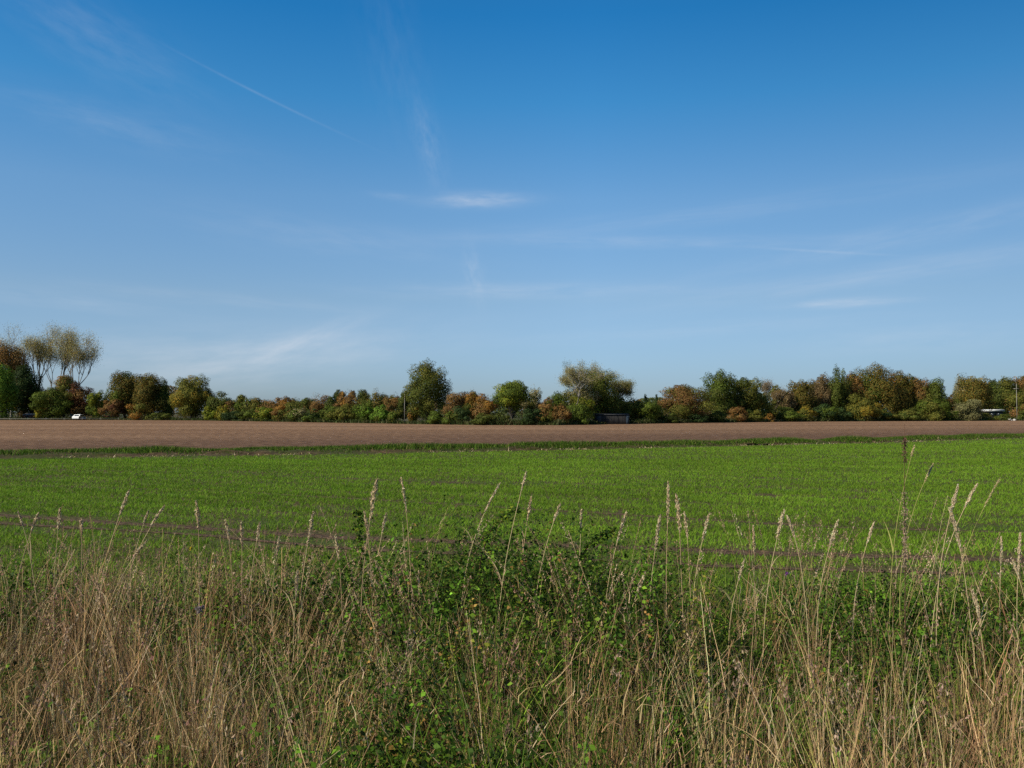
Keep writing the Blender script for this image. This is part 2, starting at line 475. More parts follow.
def fit(P, W, H0, H1):
    """scale a point cloud so its spread is W wide and it spans H0..H1"""
    lo, hi = np.percentile(P[:, 0], [1, 99]); m = (lo+hi)/2; s = W/(hi-lo)
    z0, z1 = np.percentile(P[:, 2], [.5, 99.7])
    def tr(Q):
        Q = np.array(Q, float).copy(); Q[:, 0] = (Q[:, 0]-m)*s; Q[:, 1] *= s
        Q[:, 2] = H0 + (Q[:, 2]-z0)/(z1-z0)*(H1-H0); return Q
    return tr

TREES = []
def tree(name, px, w, top, label, cat='tree', pal='green', dD=4.0, style='round', cb=.12, pal2=None, mixr=.25, group=None, dens=1.0, seed=None):
    D = edgeD(px) + dD
    rg = np.random.default_rng(seed if seed is not None else int(px*13 + top*7 + w))
    base = at(px, 420, D); X = base[0]
    H = at(px, top, D)[2]; W = w*D/F
    Hb = H*cb
    lp = D/F                                   # one pixel at this distance
    root = empty(name, (X, D, 0), label, cat, group)
    Apx = w*(H/lp)*(1-cb*.7)
    n = int(np.clip(Apx*13*dens, 800, 32000))
    rz = (H-Hb)/2; zc = (H+Hb)/2; rx = W/2
    mb = MB(); bark = M_BARK
    pals = np.array(PAL[pal]); pals2 = np.array(PAL[pal2]) if pal2 else pals
    if style in ('poplar', 'bare'):
        bark = M_PALEBARK
        segs, tips = grow(rg, 6, up=.9 if style == 'poplar' else .6, spread=.42 if style == 'poplar' else .6)
        allp = np.array([s_[1] for s_ in segs])
        zmax = np.percentile(allp[:, 2], 98)
        m = (np.percentile(allp[:, 0], 1)+np.percentile(allp[:, 0], 99))/2
        sx = W/(np.percentile(allp[:, 0], 99)-np.percentile(allp[:, 0], 1)); sz = H/zmax
        S_ = V(sx, sx, sz)
        def SH(q):
            q = np.array(q, float); q[..., 0] -= m*sx*q[..., 2]/H; return q
        for p0, p1, r0, r1 in segs:
            k = H*.30
            mb.tube([SH(p0*S_), SH(p1*S_)], [max(r0*k, .024), max(r1*k, .02)], 4, cap=False)
        mb.v = [q for q in mb.v]
        T = SH(tips*S_)
        T = T[T[:, 2] > H*(.33 if style == 'poplar' else .15)]
        drop = rg.random(len(T)) < (.62 if style == 'poplar' else .6)
        T = T[drop]
        k = max(3, int(n*(.55 if style == 'poplar' else .6)/max(1, len(T))))
        P = np.repeat(T, k, axis=0) + rg.normal(0, 1, (len(T)*k, 3))*lp*(3.3 if style == 'poplar' else 2.3)
        N = rg.normal(0, 1, P.shape) + V(-.3, -.5, .6)
        lob = np.repeat(rg.random(len(T)), k)
        n = len(P); size = rg.uniform(.45, .8, n)*lp
    else:
        asp = rz/rx
        nl = int(np.clip(11 + Apx/90, 11, 42))
        dirs = rg.normal(0, 1, (nl, 3)); dirs /= np.linalg.norm(dirs, axis=1, keepdims=True)
        rad = rg.uniform(.35, .86, nl)
        cz = dirs[:, 2]*rad
        if style == 'column': prof_ = lambda z: np.full_like(z, 1.)
        elif style == 'cone': prof_ = lambda z: np.clip(.95-.55*z, .15, 1.3)
        elif style == 'oak': prof_ = lambda z: 1 - .12*z
        elif style == 'bush': prof_ = lambda z: 1.15 - .25*z
        else: prof_ = lambda z: 1 + 0*z
        lc = np.stack([dirs[:, 0]*rad*prof_(cz), dirs[:, 1]*rad*prof_(cz), cz*1.0], 1)
        lr = rg.uniform(.17, .43, nl)
        if style == 'oak':
            for q_, (dd_, rr_, ll_) in enumerate([((-.42, .1, .56), 1, .38), ((.42, -.1, .54), 1, .38), ((0, .2, .64), 1, .40), ((-.58, 0, .0), 1, .38), ((.58, .1, .05), 1, .38), ((0, -.5, .2), 1, .42), ((-.1, -.3, .6), 1, .38)]):
                lc[q_] = np.array(dd_) + rg.normal(0, .05, 3); lr[q_] = ll_*rg.uniform(.88, 1.12)
        if style == 'cone':
            zz = np.linspace(-.95, .95, nl); a = rg.uniform(0, 6.28, nl); rr = (1-(zz+1)/2)*.55
            lc = np.stack([np.cos(a)*rr, np.sin(a)*rr, zz], 1); lr = .12 + .33*(1-(zz+1)/2)
        li = rg.choice(nl, n, p=lr**2.6/np.sum(lr**2.6))
        dv = rg.normal(0, 1, (n, 3)); dv /= np.linalg.norm(dv, axis=1, keepdims=True)
        bumpy = 1 + .22*np.sin(dv[:, 0]*5+li)*np.sin(dv[:, 2]*6+li*2)
        r = lr[li]*rg.random(n)**.25*bumpy
        P = lc[li] + dv*r[:, None]*V(1, 1, .8 if style != 'column' else 1)
        if style != 'cone':
            fill = rg.random(n) < .16
            ft = rg.random((n, 1))**.4*(.80+.16*np.sin(dv[:, :1]*5+px)*np.sin(dv[:, 2:]*6+top))
            Q = dv*ft; Q[:, :2] *= prof_(Q[:, 2])[:, None]; P[fill] = Q[fill]
        # a few sprays that break the outline
        ex = rg.random(n) < .025; P[ex] += dv[ex]*rg.uniform(.02, .07, (ex.sum(), 1))
        out = P/np.maximum(np.linalg.norm(P, axis=1, keepdims=True), .15)
        tr = fit(P*V(rx, rx, rz), W*.93, Hb, H)
        P = tr(P*V(rx, rx, rz)); LC = tr(lc*V(rx, rx, rz))
        N = out*.35 + dv*.9 + rg.normal(0, .3, (n, 3)) + V(0, 0, .1)
        if style == 'willow': N = rg.normal(0, 1, (n, 3))*V(1, 1, .35) + out
        lob = (rg.random(nl))[li]
        size = rg.uniform(.7, 1.35, n)*lp
        # trunk and limbs
        r0 = max(.035*H*.5, W*.03) if cat == 'tree' else .06
        tt = V(rg.normal(0, .03)*W, 0, H*.62)
        tp = trunk_to(mb, (0, 0, -.05), tt, r0, r0*.4, rg, 5, .015)
        for c_ in LC:
            st = tp[min(5, max(1, int(np.clip((c_[2]/H)*5*.55, 1, 5))))]
            mid = (st+c_)/2 + V(0, 0, .06*H)
            mb.tube([st, mid, c_], [r0*.38, r0*.22, r0*.08], 4, cap=False)
    usel = (lob < mixr)
    i = rg.integers(0, len(pals), n); j = rg.integers(0, len(pals2), n)
    c = np.where(usel[:, None], pals2[j], pals[i])
    c = c*np.exp(rg.normal(0, .13, (n, 1)))*(.82+.4*((lob*7.3) % 1))[:, None]*1.58*V(1.05, 1, .75)
    if style in ('poplar', 'bare'): c = c*(1.45 if style == 'poplar' else 1.15)
    v, f, cc = leaves(P, N, size, .8, rg, np.clip(c, .004, .6), droop=1.5 if style == 'willow' else None)
    part = 'trunk' if cat == 'tree' else 'stems'
    mb.build(part, bark, root, True)
    np_mesh('crown' if cat == 'tree' else 'foliage', v, f, M_LEAF, cc, root)
    TREES.append(root)
    return root

B = 'bush'
# --- far left clump
tree('broadleaf_tree', 6, 40, 344, 'russet brown tree at the far left edge, beneath the wispy bare top', pal='brown', pal2='orange', dD=14, style='round', cb=.1, mixr=.12)
tree('poplar_tree', 11, 26, 332, 'thin wispy poplar, leftmost and faintest of the half bare poplars', pal='grey', dD=34, style='poplar', cb=.2, dens=.6)
tree('broadleaf_tree', 1, 30, 364, 'bright green leafy tree cut by the left picture edge', pal='bright', dD=2, style='oak', cb=.03)
tree('broadleaf_tree', 24, 34, 366, 'large very dark green tree behind the small brick hut', pal='deep', pal2='brown', dD=12, style='oak', cb=.04, dens=1.2)
tree('poplar_tree', 40, 34, 332, 'tall half bare poplar with an upright vase shape, left of the widest poplar', pal='grey', pal2='gold', dD=24, style='poplar', cb=.2, mixr=.35, seed=4)
tree('poplar_tree', 72, 42, 332, 'tallest half bare poplar, with branches arching out to the right over sky', pal='grey', pal2='gold', dD=20, style='poplar', cb=.2, mixr=.45, seed=9, dens=1.2)
tree('poplar_tree', 56, 30, 337, 'faint half bare poplar filling the space between the two tall ones', pal='grey', pal2='olive', dD=30, style='poplar', cb=.2, mixr=.4, seed=18)
tree('broadleaf_tree', 38, 30, 384, 'dark shaded tree filling the space under the tall poplars', pal='deep', pal2='olive', dD=15, cb=.03, dens=1.2)
tree('broadleaf_tree', 63, 34, 376, 'olive brown rounded tree under the tall poplars', pal='brown', pal2='olive', dD=11, cb=.05, mixr=.5, dens=1.2)
tree('broadleaf_tree', 80, 30, 384, 'dark red tree at the foot of the poplars above the white car', pal='red', pal2='brown', dD=8, cb=.12, mixr=.4, dens=1.2)
tree('rounded_bush', 53, 36, 388, 'broad green dome shaped bush beneath the tall poplars', 'bush', 'green', dD=3, style=B, cb=.01, pal2='olive')
tree('yellow_bush', 41, 11, 406, 'little yellow bush between the brick hut and the green dome', 'bush', 'yellow', dD=1, style=B, cb=.01)
tree('broadleaf_tree', 98, 20, 391, 'small light green tree in the gap right of the poplars', pal='lime', pal2='green', dD=5, cb=.05, mixr=.5)
tree('rusty_bush', 113, 22, 399, 'rust brown bush left of the long autumn clump', 'bush', 'russet', dD=3, style=B, cb=.02, pal2='red', mixr=.5)
tree('broadleaf_tree', 125, 36, 372, 'wide brown and green tree opening the clump right of the sky gap', pal='oakbr', pal2='green', dD=8, style='oak', cb=.04, dens=1.2)
tree('broadleaf_tree', 149, 32, 374, 'rust tinged tree in the middle of the left clump', pal='oakbr', pal2='russet', dD=6, style='oak', cb=.04, mixr=.15, dens=1.2)
tree('broadleaf_tree', 165, 20, 379, 'narrow dark green tree left of the round golden olive tree', pal='dark', pal2='deep', dD=9, style='column', cb=.02, dens=1.2)
tree('rounded_bush', 140, 26, 404, 'olive bush low in front of the left clump', 'bush', 'olive', dD=1, style=B, cb=.01, pal2='orange')
tree('low_bush', 160, 24, 413, 'low dark green bush beside the round golden olive tree', 'bush', 'dark', dD=0, style=B, cb=.01)
tree('broadleaf_tree', 191, 43, 376, 'round golden olive tree with a dense even crown, right end of the left clump', pal='olive', pal2='gold', dD=4, style='oak', cb=.07, mixr=.35, dens=1.25)
tree('broadleaf_tree', 219, 27, 392, 'small dark green tree tucked to the right of the round golden olive tree', pal='dark', pal2='olive', dD=7, cb=.05)
tree('lime_bush', 210, 14, 406, 'small lime green bush at the foot of the round golden olive tree', 'bush', 'lime', dD=1, style=B, cb=.01)
tree('yellow_bush', 221, 15, 405, 'yellow bush right of the small lime green bush', 'bush', 'yellow', dD=1, style=B, cb=.01, pal2='olive', mixr=.4)
# --- long low hedge 228-400: taller row behind
row = [
 (234, 20, 400, 'russet', 'olive', 'rust coloured tree starting the low hedge row right of the yellow bush'),
 (246, 18, 395, 'olive', 'green', 'small olive tree with a raised top near the left end of the hedge row'),
 (259, 19, 398, 'oakbr', 'olive', 'small brownish tree right of the raised olive one in the hedge row'),
 (272, 20, 400, 'russet', 'brown', 'muted rust tree at the lowest dip of the hedge row'),
 (284, 18, 397, 'brown', 'orange', 'orange brown tree left of the hedge row middle'),
 (297, 18, 399, 'dark', 'olive', 'dark green rounded tree in the hedge row middle'),
 (309, 17, 398, 'dark', 'brown', 'dark tree with brown patches in the hedge row middle'),
 (321, 18, 395, 'brown', 'oakbr', 'brown domed tree left of the orange topped ones'),
 (335, 14, 390, 'dark', 'deep', 'narrow dark tree just left of the orange topped ones'),
 (345, 16, 391, 'orange', 'russet', 'bright orange topped tree, left one of the orange pair in the hedge row'),
 (356, 15, 392, 'orange', 'brown', 'duller orange topped tree, right one of the orange pair in the hedge row'),
 (365, 17, 390, 'dark', 'olive', 'dark green tree immediately right of the orange pair'),
 (379, 20, 391, 'oakbr', 'green', 'green and brown tree at the right end of the hedge row'),
 (392, 16, 395, 'brown', 'olive', 'low brown tree left of the thin pale pole'),
]
for px, w, top, a, b, lab in row:
    tree('hedgerow_tree', px, w+5, top, lab, pal=a, pal2=b, dD=9, cb=.04, mixr=.4, group='small trees in the low hedge row', dens=1.1)
front = [
 (232, 20, 411, 'deep', 'deep', 'dark blue green bush at the left start of the hedge foot'),
 (249, 22, 409, 'green', 'dark', 'mid green bush at the hedge foot under the raised olive tree'),
 (266, 20, 407, 'green', 'lime', 'yellowish green bush at the hedge foot under the lowest dip'),
 (283, 20, 410, 'olive', 'brown', 'olive bush at the hedge foot under the orange brown tree'),
 (299, 20, 408, 'grey', 'green', 'grey green bush at the hedge foot under the dark rounded tree'),
 (314, 18, 409, 'green', 'deep', 'dark leaved bush at the hedge foot under the brown domed tree'),
 (330, 20, 406, 'olive', 'green', 'olive green bush at the hedge foot left of the orange pair'),
 (347, 21, 404, 'green', 'olive', 'fresh green bush right beneath the orange topped pair'),
 (364, 20, 403, 'green', 'bright', 'taller green bush below the dark tree beside the orange pair'),
 (381, 20, 405, 'bright', 'olive', 'bright green bush near the right end of the hedge foot'),
 (397, 16, 410, 'olive', 'green', 'small olive bush at the foot of the thin pale pole'),
]
for px, w, top, a, b, lab in front:
    tree('hedge_bush', px, w+3, top, lab, 'bush', a, dD=1.5, style=B, cb=.01, pal2=b, mixr=.45, group='green bushes along the hedge foot', dens=1.2)
# --- middle
tree('slim_tree', 404, 13, 391, 'slim dark tree rising just behind the thin pale pole', pal='dark', dD=8, style='column', cb=.3)
tree('oak_tree', 428, 47, 362, 'tall dark oak standing out alone left of centre, tallest of the middle trees', pal='dark', pal2='olive', dD=4, style='oak', cb=.10, mixr=.4, dens=1.1, seed=77)
tree('orange_bush', 415, 14, 405, 'small orange bush at the left foot of the tall dark oak', 'bush', 'orange', dD=2, style=B, cb=.01, pal2='gold', mixr=.5)
tree('rounded_bush', 435, 19, 411, 'round green bush at the right foot of the tall dark oak', 'bush', 'green', dD=0, style=B, cb=.01)
tree('rounded_bush', 451, 18, 411, 'second green bush right of the tall dark oak, below the pinkish red tree', 'bush', 'olive', dD=0, style=B, cb=.01, pal2='green', mixr=.5)
tree('red_leaved_tree', 457, 27, 392, 'pinkish red tree directly right of the tall dark oak', pal='russet', pal2='greybr', dD=5, cb=.1, mixr=.3)
tree('golden_tree', 472, 20, 391, 'golden yellow topped tree between the pinkish red and the rust tree', pal='gold', pal2='orange', dD=7, cb=.1, mixr=.4)
tree('rust_tree', 486, 28, 394, 'rust orange tree left of the lime green tree', pal='russet', pal2='orange', dD=5, cb=.06, mixr=.3)
tree('dark_bush', 464, 25, 404, 'dark green bush beneath the pinkish red and golden trees', 'bush', 'dark', dD=2, style=B, cb=.01, pal2='deep', mixr=.4)
tree('low_bush', 482, 24, 413, 'low green bush beneath the rust orange tree', 'bush', 'dark', dD=0, style=B, cb=.01, pal2='olive')
tree('lime_tree', 512, 38, 381, 'yellowish lime green tree with a round crown on a clear trunk', pal='lime', pal2='green', dD=3, style='oak', cb=.30, mixr=.25, dens=1.3)
tree('grey_tree', 532, 20, 388, 'grey green thin crowned tree behind the right side of the lime green tree', pal='grey', pal2='olive', dD=8, cb=.1, dens=.7)
tree('low_bush', 500, 20, 413, 'low dark bush at the left foot of the lime green tree', 'bush', 'dark', dD=1, style=B, cb=.01)
tree('dark_bush', 530, 24, 409, 'blackish green bush at the right foot of the lime green tree', 'bush', 'deep', dD=0, style=B, cb=.01, dens=1.3)
tree('rusty_bush', 549, 26, 398, 'rust and green bush right of the blackish green bush', 'bush', 'russet', dD=3, style=B, cb=.01, pal2='olive', mixr=.5)
tree('broadleaf_tree', 558, 22, 392, 'small green tree behind the rust and green bush', pal='green', pal2='olive', dD=8, cb=.05)
tree('rusty_bush', 562, 20, 404, 'brown bush left of the big half bare tree', 'bush', 'brown', dD=1, style=B, cb=.01, pal2='russet')
tree('half_bare_tree', 580, 38, 367, 'big pale half bare tree left of the dark shed roofline', pal='grey', pal2='olive', dD=5, style='bare', cb=.1, mixr=.3, dens=1.5, seed=14)
tree('thin_leaved_tree', 580, 36, 372, 'pale thin leaved tree rising behind the left end of the dark shed', pal='grey', pal2='olive', dD=8, style='round', cb=.15, mixr=.35, dens=.35)
tree('broadleaf_tree', 597, 44, 369, 'dark green crowned tree directly behind the dark shed', pal='dark', pal2='lime', dD=8, style='oak', cb=.12, mixr=.3, dens=.8)
tree('half_bare_tree', 614, 42, 374, 'half bare grey green tree leaning over the right end of the dark shed', pal='olive', pal2='grey', dD=7, style='bare', cb=.1, mixr=.4, dens=1.2, seed=23)
tree('broadleaf_tree', 617, 38, 386, 'olive tree low behind the right end of the dark shed', pal='olive', pal2='dark', dD=9, cb=.08, mixr=.5)
tree('yellow_green_bush', 582, 26, 394, 'yellow green bush at the left end of the dark shed, under the half bare tree', 'bush', 'lime', dD=4, style=B, cb=.01, pal2='olive', mixr=.5)
tree('rounded_bush', 577, 26, 404, 'dense green bush touching the left end of the dark shed', 'bush', 'green', dD=1, style=B, cb=.01)
tree('low_bush', 612, 30, 405, 'dark bush peeping over the dark shed roof', 'bush', 'dark', dD=7, style=B, cb=.01, pal2='gold', mixr=.3)
tree('broadleaf_tree', 638, 22, 399, 'dull olive tree right of the dark shed', pal='olive', pal2='brown', dD=6, cb=.02)
tree('spruce_tree', 647, 12, 395, 'small pointed spruce, left one of the pair right of the dark shed', pal='deep', dD=10, style='cone', cb=.03)
tree('spruce_tree', 658, 12, 395, 'small pointed spruce, right one of the pair beside the pink russet tree', pal='deep', dD=10, style='cone', cb=.03)
tree('rounded_bush', 649, 28, 402, 'green bush in front of the two small pointed spruces', 'bush', 'green', dD=2, style=B, cb=.01, pal2='olive')
tree('russet_tree', 685, 54, 385, 'broad pinkish russet tree right of the two pointed spruces', pal='russet', pal2='olive', dD=4, style='oak', cb=.05, mixr=.25, dens=1.1)
tree('low_bush', 668, 24, 413, 'low dark green bush under the left side of the pinkish russet tree', 'bush', 'dark', dD=0, style=B, cb=.01)
tree('low_bush', 696, 26, 413, 'low dark green bush under the right side of the pinkish russet tree', 'bush', 'deep', dD=0, style=B, cb=.01)
# --- right
tree('oak_tree', 721, 34, 371, 'dark green tree with an airy top right of the pinkish russet tree', pal='dark', pal2='green', dD=6, style='oak', cb=.08, mixr=.4, dens=.95)
tree('broadleaf_tree', 744, 36, 378, 'dense olive tree leaning against the airy dark green tree', pal='olive', pal2='dark', dD=5, style='oak', cb=.04, mixr=.4, dens=1.2)
tree('orange_bush', 737, 20, 407, 'round rust orange bush at the foot of the dense olive tree', 'bush', 'orange', dD=0, style=B, cb=.01, pal2='russet', mixr=.7)
tree('low_bush', 716, 22, 411, 'dark green bush left of the round rust orange bush', 'bush', 'dark', dD=0, style=B, cb=.01)
tree('yellow_green_bush', 762, 26, 395, 'yellow olive bush right of the dense olive tree', 'bush', 'gold', dD=4, style=B, cb=.01, pal2='olive', mixr=.6)
tree('bare_tree', 774, 20, 383, 'thin greyish tree with a ragged top at the dip of the right treeline', pal='greybr', dD=9, style='bare', cb=.1, seed=31)
tree('broadleaf_tree', 783, 24, 386, 'grey brown tree right of the ragged thin one', pal='greybr', pal2='olive', dD=8, cb=.05)
tree('orange_bush', 769, 13, 413, 'little bright orange bush at the field edge', 'bush', 'orange', dD=0, style=B, cb=.01)
tree('low_bush', 755, 18, 410, 'low olive bush between the two orange bushes', 'bush', 'olive', dD=0, style=B, cb=.01)
tree('broadleaf_tree', 801, 34, 381, 'wide brown green tree beginning the tall right hand wood', pal='oakbr', pal2='russet', dD=7, style='oak', cb=.03, dens=1.2)
tree('broadleaf_tree', 822, 26, 375, 'purplish brown tree left of the tall narrow green one', pal='greybr', pal2='brown', dD=9, style='oak', cb=.03, dens=1.2)
tree('narrow_tree', 837, 20, 368, 'tall narrow green tree sticking up in the right hand wood', pal='dark', pal2='dark', dD=7, style='column', cb=.03, dens=1.2)
tree('broadleaf_tree', 851, 24, 373, 'brownish tree between the narrow green tree and the broad highest tree', pal='brown', pal2='olive', dD=9, cb=.03, dens=1.1)
tree('oak_tree', 876, 50, 365, 'broad highest tree of the right hand wood, green and rusty', pal='oakbr', pal2='green', dD=7, style='oak', cb=.03, mixr=.3, dens=1.2)
tree('broadleaf_tree', 900, 32, 372, 'orange brown tree on the right shoulder of the broad highest tree', pal='oakbr', pal2='orange', dD=9, style='oak', cb=.03, mixr=.25, dens=1.2)
tree('broadleaf_tree', 919, 30, 376, 'reddish brown tree near the right end of the wood', pal='brown', pal2='olive', dD=8, style='oak', cb=.03, mixr=.45, dens=1.2)
tree('broadleaf_tree', 935, 25, 379, 'dark green tree at the right end of the wood before the sky gap', pal='dark', pal2='green', dD=6, style='oak', cb=.03, dens=1.2)
frontr = [
 (787, 30, 407, 'green', 'dark', 'mid green bush at the field edge under the wide brown green tree'),
 (806, 20, 406, 'gold', 'olive', 'golden bush at the field edge left of the purplish tree'),
 (824, 24, 404, 'green', 'deep', 'deep green bush under the purplish brown tree'),
 (843, 18, 407, 'deep', 'deep', 'nearly black bush under the tall narrow green tree'),
 (864, 30, 394, 'olive', 'gold', 'tall yellow olive bush beneath the broad highest tree'),
 (885, 20, 409, 'deep', 'olive', 'dark hollow looking bush right of the tall yellow olive bush'),
 (906, 26, 408, 'dark', 'olive', 'low dark bush beneath the orange brown tree'),
 (930, 26, 398, 'green', 'olive', 'green bush at the right end of the wood'),
]
for px, w, top, a, b, lab in frontr:
    tree('edge_bush', px, w+3, top, lab, 'bush', a, dD=1, style=B, cb=.01, pal2=b, mixr=.45, group='bushes in front of the right hand wood', dens=1.2)
tree('broadleaf_tree', 950, 20, 397, 'low brown tree in the sky gap left of the pale grey dome', pal='brown', pal2='dark', dD=5, cb=.02)
tree('bare_tree', 961, 16, 374, 'grey slim tree at the left shoulder of the brown gold tree', pal='grey', pal2='dark', dD=11, style='column', cb=.2, dens=.7)
tree('broadleaf_tree', 975, 36, 377, 'rounded brown gold tree behind the pale grey dome', pal='oakbr', pal2='gold', dD=8, style='oak', cb=.05, mixr=.3, dens=1.2)
tree('willow_bush', 967, 30, 400, 'pale grey green dome of a willow bush at the field edge', 'bush', 'willow', dD=1, style='willow', cb=.005, dens=1.6)
tree('pine_tree', 990, 20, 380, 'dark pine rising behind the white roofed building', pal='deep', pal2='dark', dD=38, style='round', cb=.3)
tree('broadleaf_tree', 1006, 34, 378, 'dark green tree between the pine and the slim pole', pal='dark', pal2='olive', dD=34, style='oak', cb=.1, dens=1.1)
tree('broadleaf_tree', 996, 34, 392, 'shaded deep green tree right behind the white roofed building', pal='deep', pal2='dark', dD=36, cb=.03, dens=1.2)
tree('broadleaf_tree', 1024, 26, 375, 'brown tree cut by the right picture edge', pal='brown', pal2='dark', dD=32, style='oak', cb=.1)
tree('russet_tree', 1019, 28, 391, 'rust brown tree beside the slim pole at the right edge', pal='russet', pal2='olive', dD=5, cb=.05, mixr=.4)
tree('low_bush', 986, 20, 413, 'low olive bush in front of the white roofed building', 'bush', 'olive', dD=1, style=B, cb=.01)
tree('low_bush', 1003, 20, 414, 'low green bush left of the pale stone heap', 'bush', 'dark', dD=1, style=B, cb=.01)
tree('low_bush', 1022, 16, 410, 'low dark bush behind the slim pole at the right edge', 'bush', 'dark', dD=2, style=B, cb=.01)
tree('low_bush', 950, 16, 411, 'low green bush at the left foot of the pale grey dome', 'bush', 'green', dD=0, style=B, cb=.01)
# just outside the frame so that a step aside still finds the tree line
tree('broadleaf_tree', -32, 50, 360, 'dark green tree past the left end of the clump', pal='dark', dD=8, style='oak', cb=.03)
tree('broadleaf_tree', -70, 50, 372, 'brown tree past the left end of the clump', pal='oakbr', dD=8, style='oak', cb=.03)
tree('broadleaf_tree', 1056, 50, 374, 'olive tree past the right end of the wood', pal='olive', dD=14, style='oak', cb=.03)
tree('broadleaf_tree', 1098, 50, 380, 'green tree past the right end of the wood', pal='green', dD=14, style='oak', cb=.03)

# distant continuous wood behind the line
rg = np.random.default_rng(40)
n = 110000
pxs = rg.uniform(-330, 1350, n)
dd = 250 + rg.uniform(0, 40, n)
hp = 403 - 3*vnoise(pxs, pxs*0, 51, 30) - 4*vnoise(pxs, pxs*0, 52, 9)
hp = np.interp(pxs, [-330, -60, 0, 108, 125, 200, 228, 560, 700, 790, 860, 930, 946, 957, 1030, 1350], [375, 375, 395, 402, 386, 388, 403, 403, 399, 390, 382, 388, 403, 390, 386, 384]) - 6*vnoise(pxs, pxs*0, 51, 14) + 3
ztop = HEYE + (HOR - hp)/F*dd
P = np.stack([(pxs-512)/F*dd, dd, ztop*rg.random(n)**.7], 1)
cl = vnoise(pxs, pxs*0, 53, 12)
c = np.where((cl > .55)[:, None], V(.12, .085, .03), V(.065, .08, .02))*np.exp(rg.normal(0, .25, (n, 1)))
v, f, cc = leaves(P, rg.normal(0, 1, (n, 3)) + V(-.3, -.8, .4), rg.uniform(.35, .7, n), .8, rg, c)
o = np_mesh('distant_wood', v, f, M_LEAF, cc); tag(o, 'far continuous dark wood seen through gaps in the tree line', 'woodland', kind='stuff')
print('trees', len(TREES))

# ============================================================ small structures
M_DARKWOOD = noise_mat('dark_boards', (.022, .022, .023), (.05, .048, .045), 3, stretch=(6, 6, .4), bump=.4)
M_DARKROOF = noise_mat('dark_roofing', (.035, .037, .04), (.07, .07, .072), 2)
M_BLUEGREY = noise_mat('blue_grey_boards', (.03, .045, .06), (.05, .07, .09), 3)
M_WHITE = noise_mat('white_paint', (.6, .6, .58), (.8, .8, .78), 2, rough=.5)
M_GLASS = noise_mat('dark_glass', (.01, .015, .02), (.03, .04, .05), 1, rough=.15, spec=.5)
M_BRICK = noise_mat('red_brick', (.10, .045, .035), (.2, .085, .06), 3, bump=.2)
M_TILE = noise_mat('roof_tile', (.25, .2, .18), (.36, .3, .27), 3)
M_REDTILE = noise_mat('red_roof_tile', (.16, .06, .04), (.28, .1, .07), 3)
M_TYRE = noise_mat('tyre_rubber', (.015, .015, .015), (.03, .03, .03), 5)
M_POLE = noise_mat('weathered_pole', (.2, .185, .155), (.34, .32, .27), 4, stretch=(1, 1, .2))
M_STONE = noise_mat('pale_stone', (.35, .33, .3), (.6, .57, .5), 3, bump=.4)

# dark shed
Ds = edgeD(611) - 1.2; a = at(594, 423, Ds); b = at(629, 414.2, Ds)
W_ = b[0]-a[0]; H_ = b[2]
shed = empty('shed', ((a[0]+b[0])/2, Ds, 0), 'long low dark boarded shed at the field edge under the half bare tree', 'shed')
m = MB(); nb = 26
m.box((0, 1.3, (H_-.1)/2), (W_-.06, 2.5, H_-.1))
for i in range(nb):
    w1 = (W_-.5)/nb; m.box((-W_/2+.05+w1*(i+.5), .035-.004*(i % 2), (H_-.12)/2), (w1*.86, .03, H_-.12))
m.build('wall', M_DARKWOOD, shed)
MB().box((W_/2-.2, .02, (H_-.12)/2), (.4, .05, H_-.16)).build('end_panel', M_BLUEGREY, shed)
m = MB(); m.hexa([(-W_/2-.1, -.12, H_-.1), (W_/2+.1, -.12, H_-.1), (W_/2+.1, 2.7, H_-.03), (-W_/2-.1, 2.7, H_-.03),
                  (-W_/2-.1, -.12, H_-.03), (W_/2+.1, -.12, H_-.03), (W_/2+.1, 2.7, H_+.1), (-W_/2-.1, 2.7, H_+.1)])
m.build('roof', M_DARKROOF, shed)
dr = MB().box((-W_/2+.75, -.004, (H_-.2)/2), (.7, .03, H_-.24)).build('door', M_DARKROOF, shed)
MB().box((-W_/2+1.0, -.03, H_*.5), (.04, .03, .12)).build('handle', M_POLE, dr)

# flat roofed white building on the right
Dw = edgeD(993) + 22; a = at(984, 420, Dw); b = at(1003.5, 409.4, Dw); W_ = b[0]-a[0]; H_ = b[2]
hb = empty('flat_roofed_building', ((a[0]+b[0])/2, Dw, 0), 'low white flat roofed building among the dark trees near the right edge', 'building')
MB().box((0, 1.5, (H_-.45)/2), (W_-.2, 2.9, H_-.45)).build('wall', M_DARKWOOD, hb)
MB().box((0, 1.4, H_-.22), (W_+.3, 3.4, .46)).build('roof', M_WHITE, hb)
for k in (-1.45, 0, 1.45):
    wn = MB().box((k, .035, H_*.52), (1.1, .06, .7)).build('window', M_BLUEGREY, hb)
    MB().box((k, -.003, H_*.52), (.96, .03, .58)).build('pane', M_GLASS, wn)

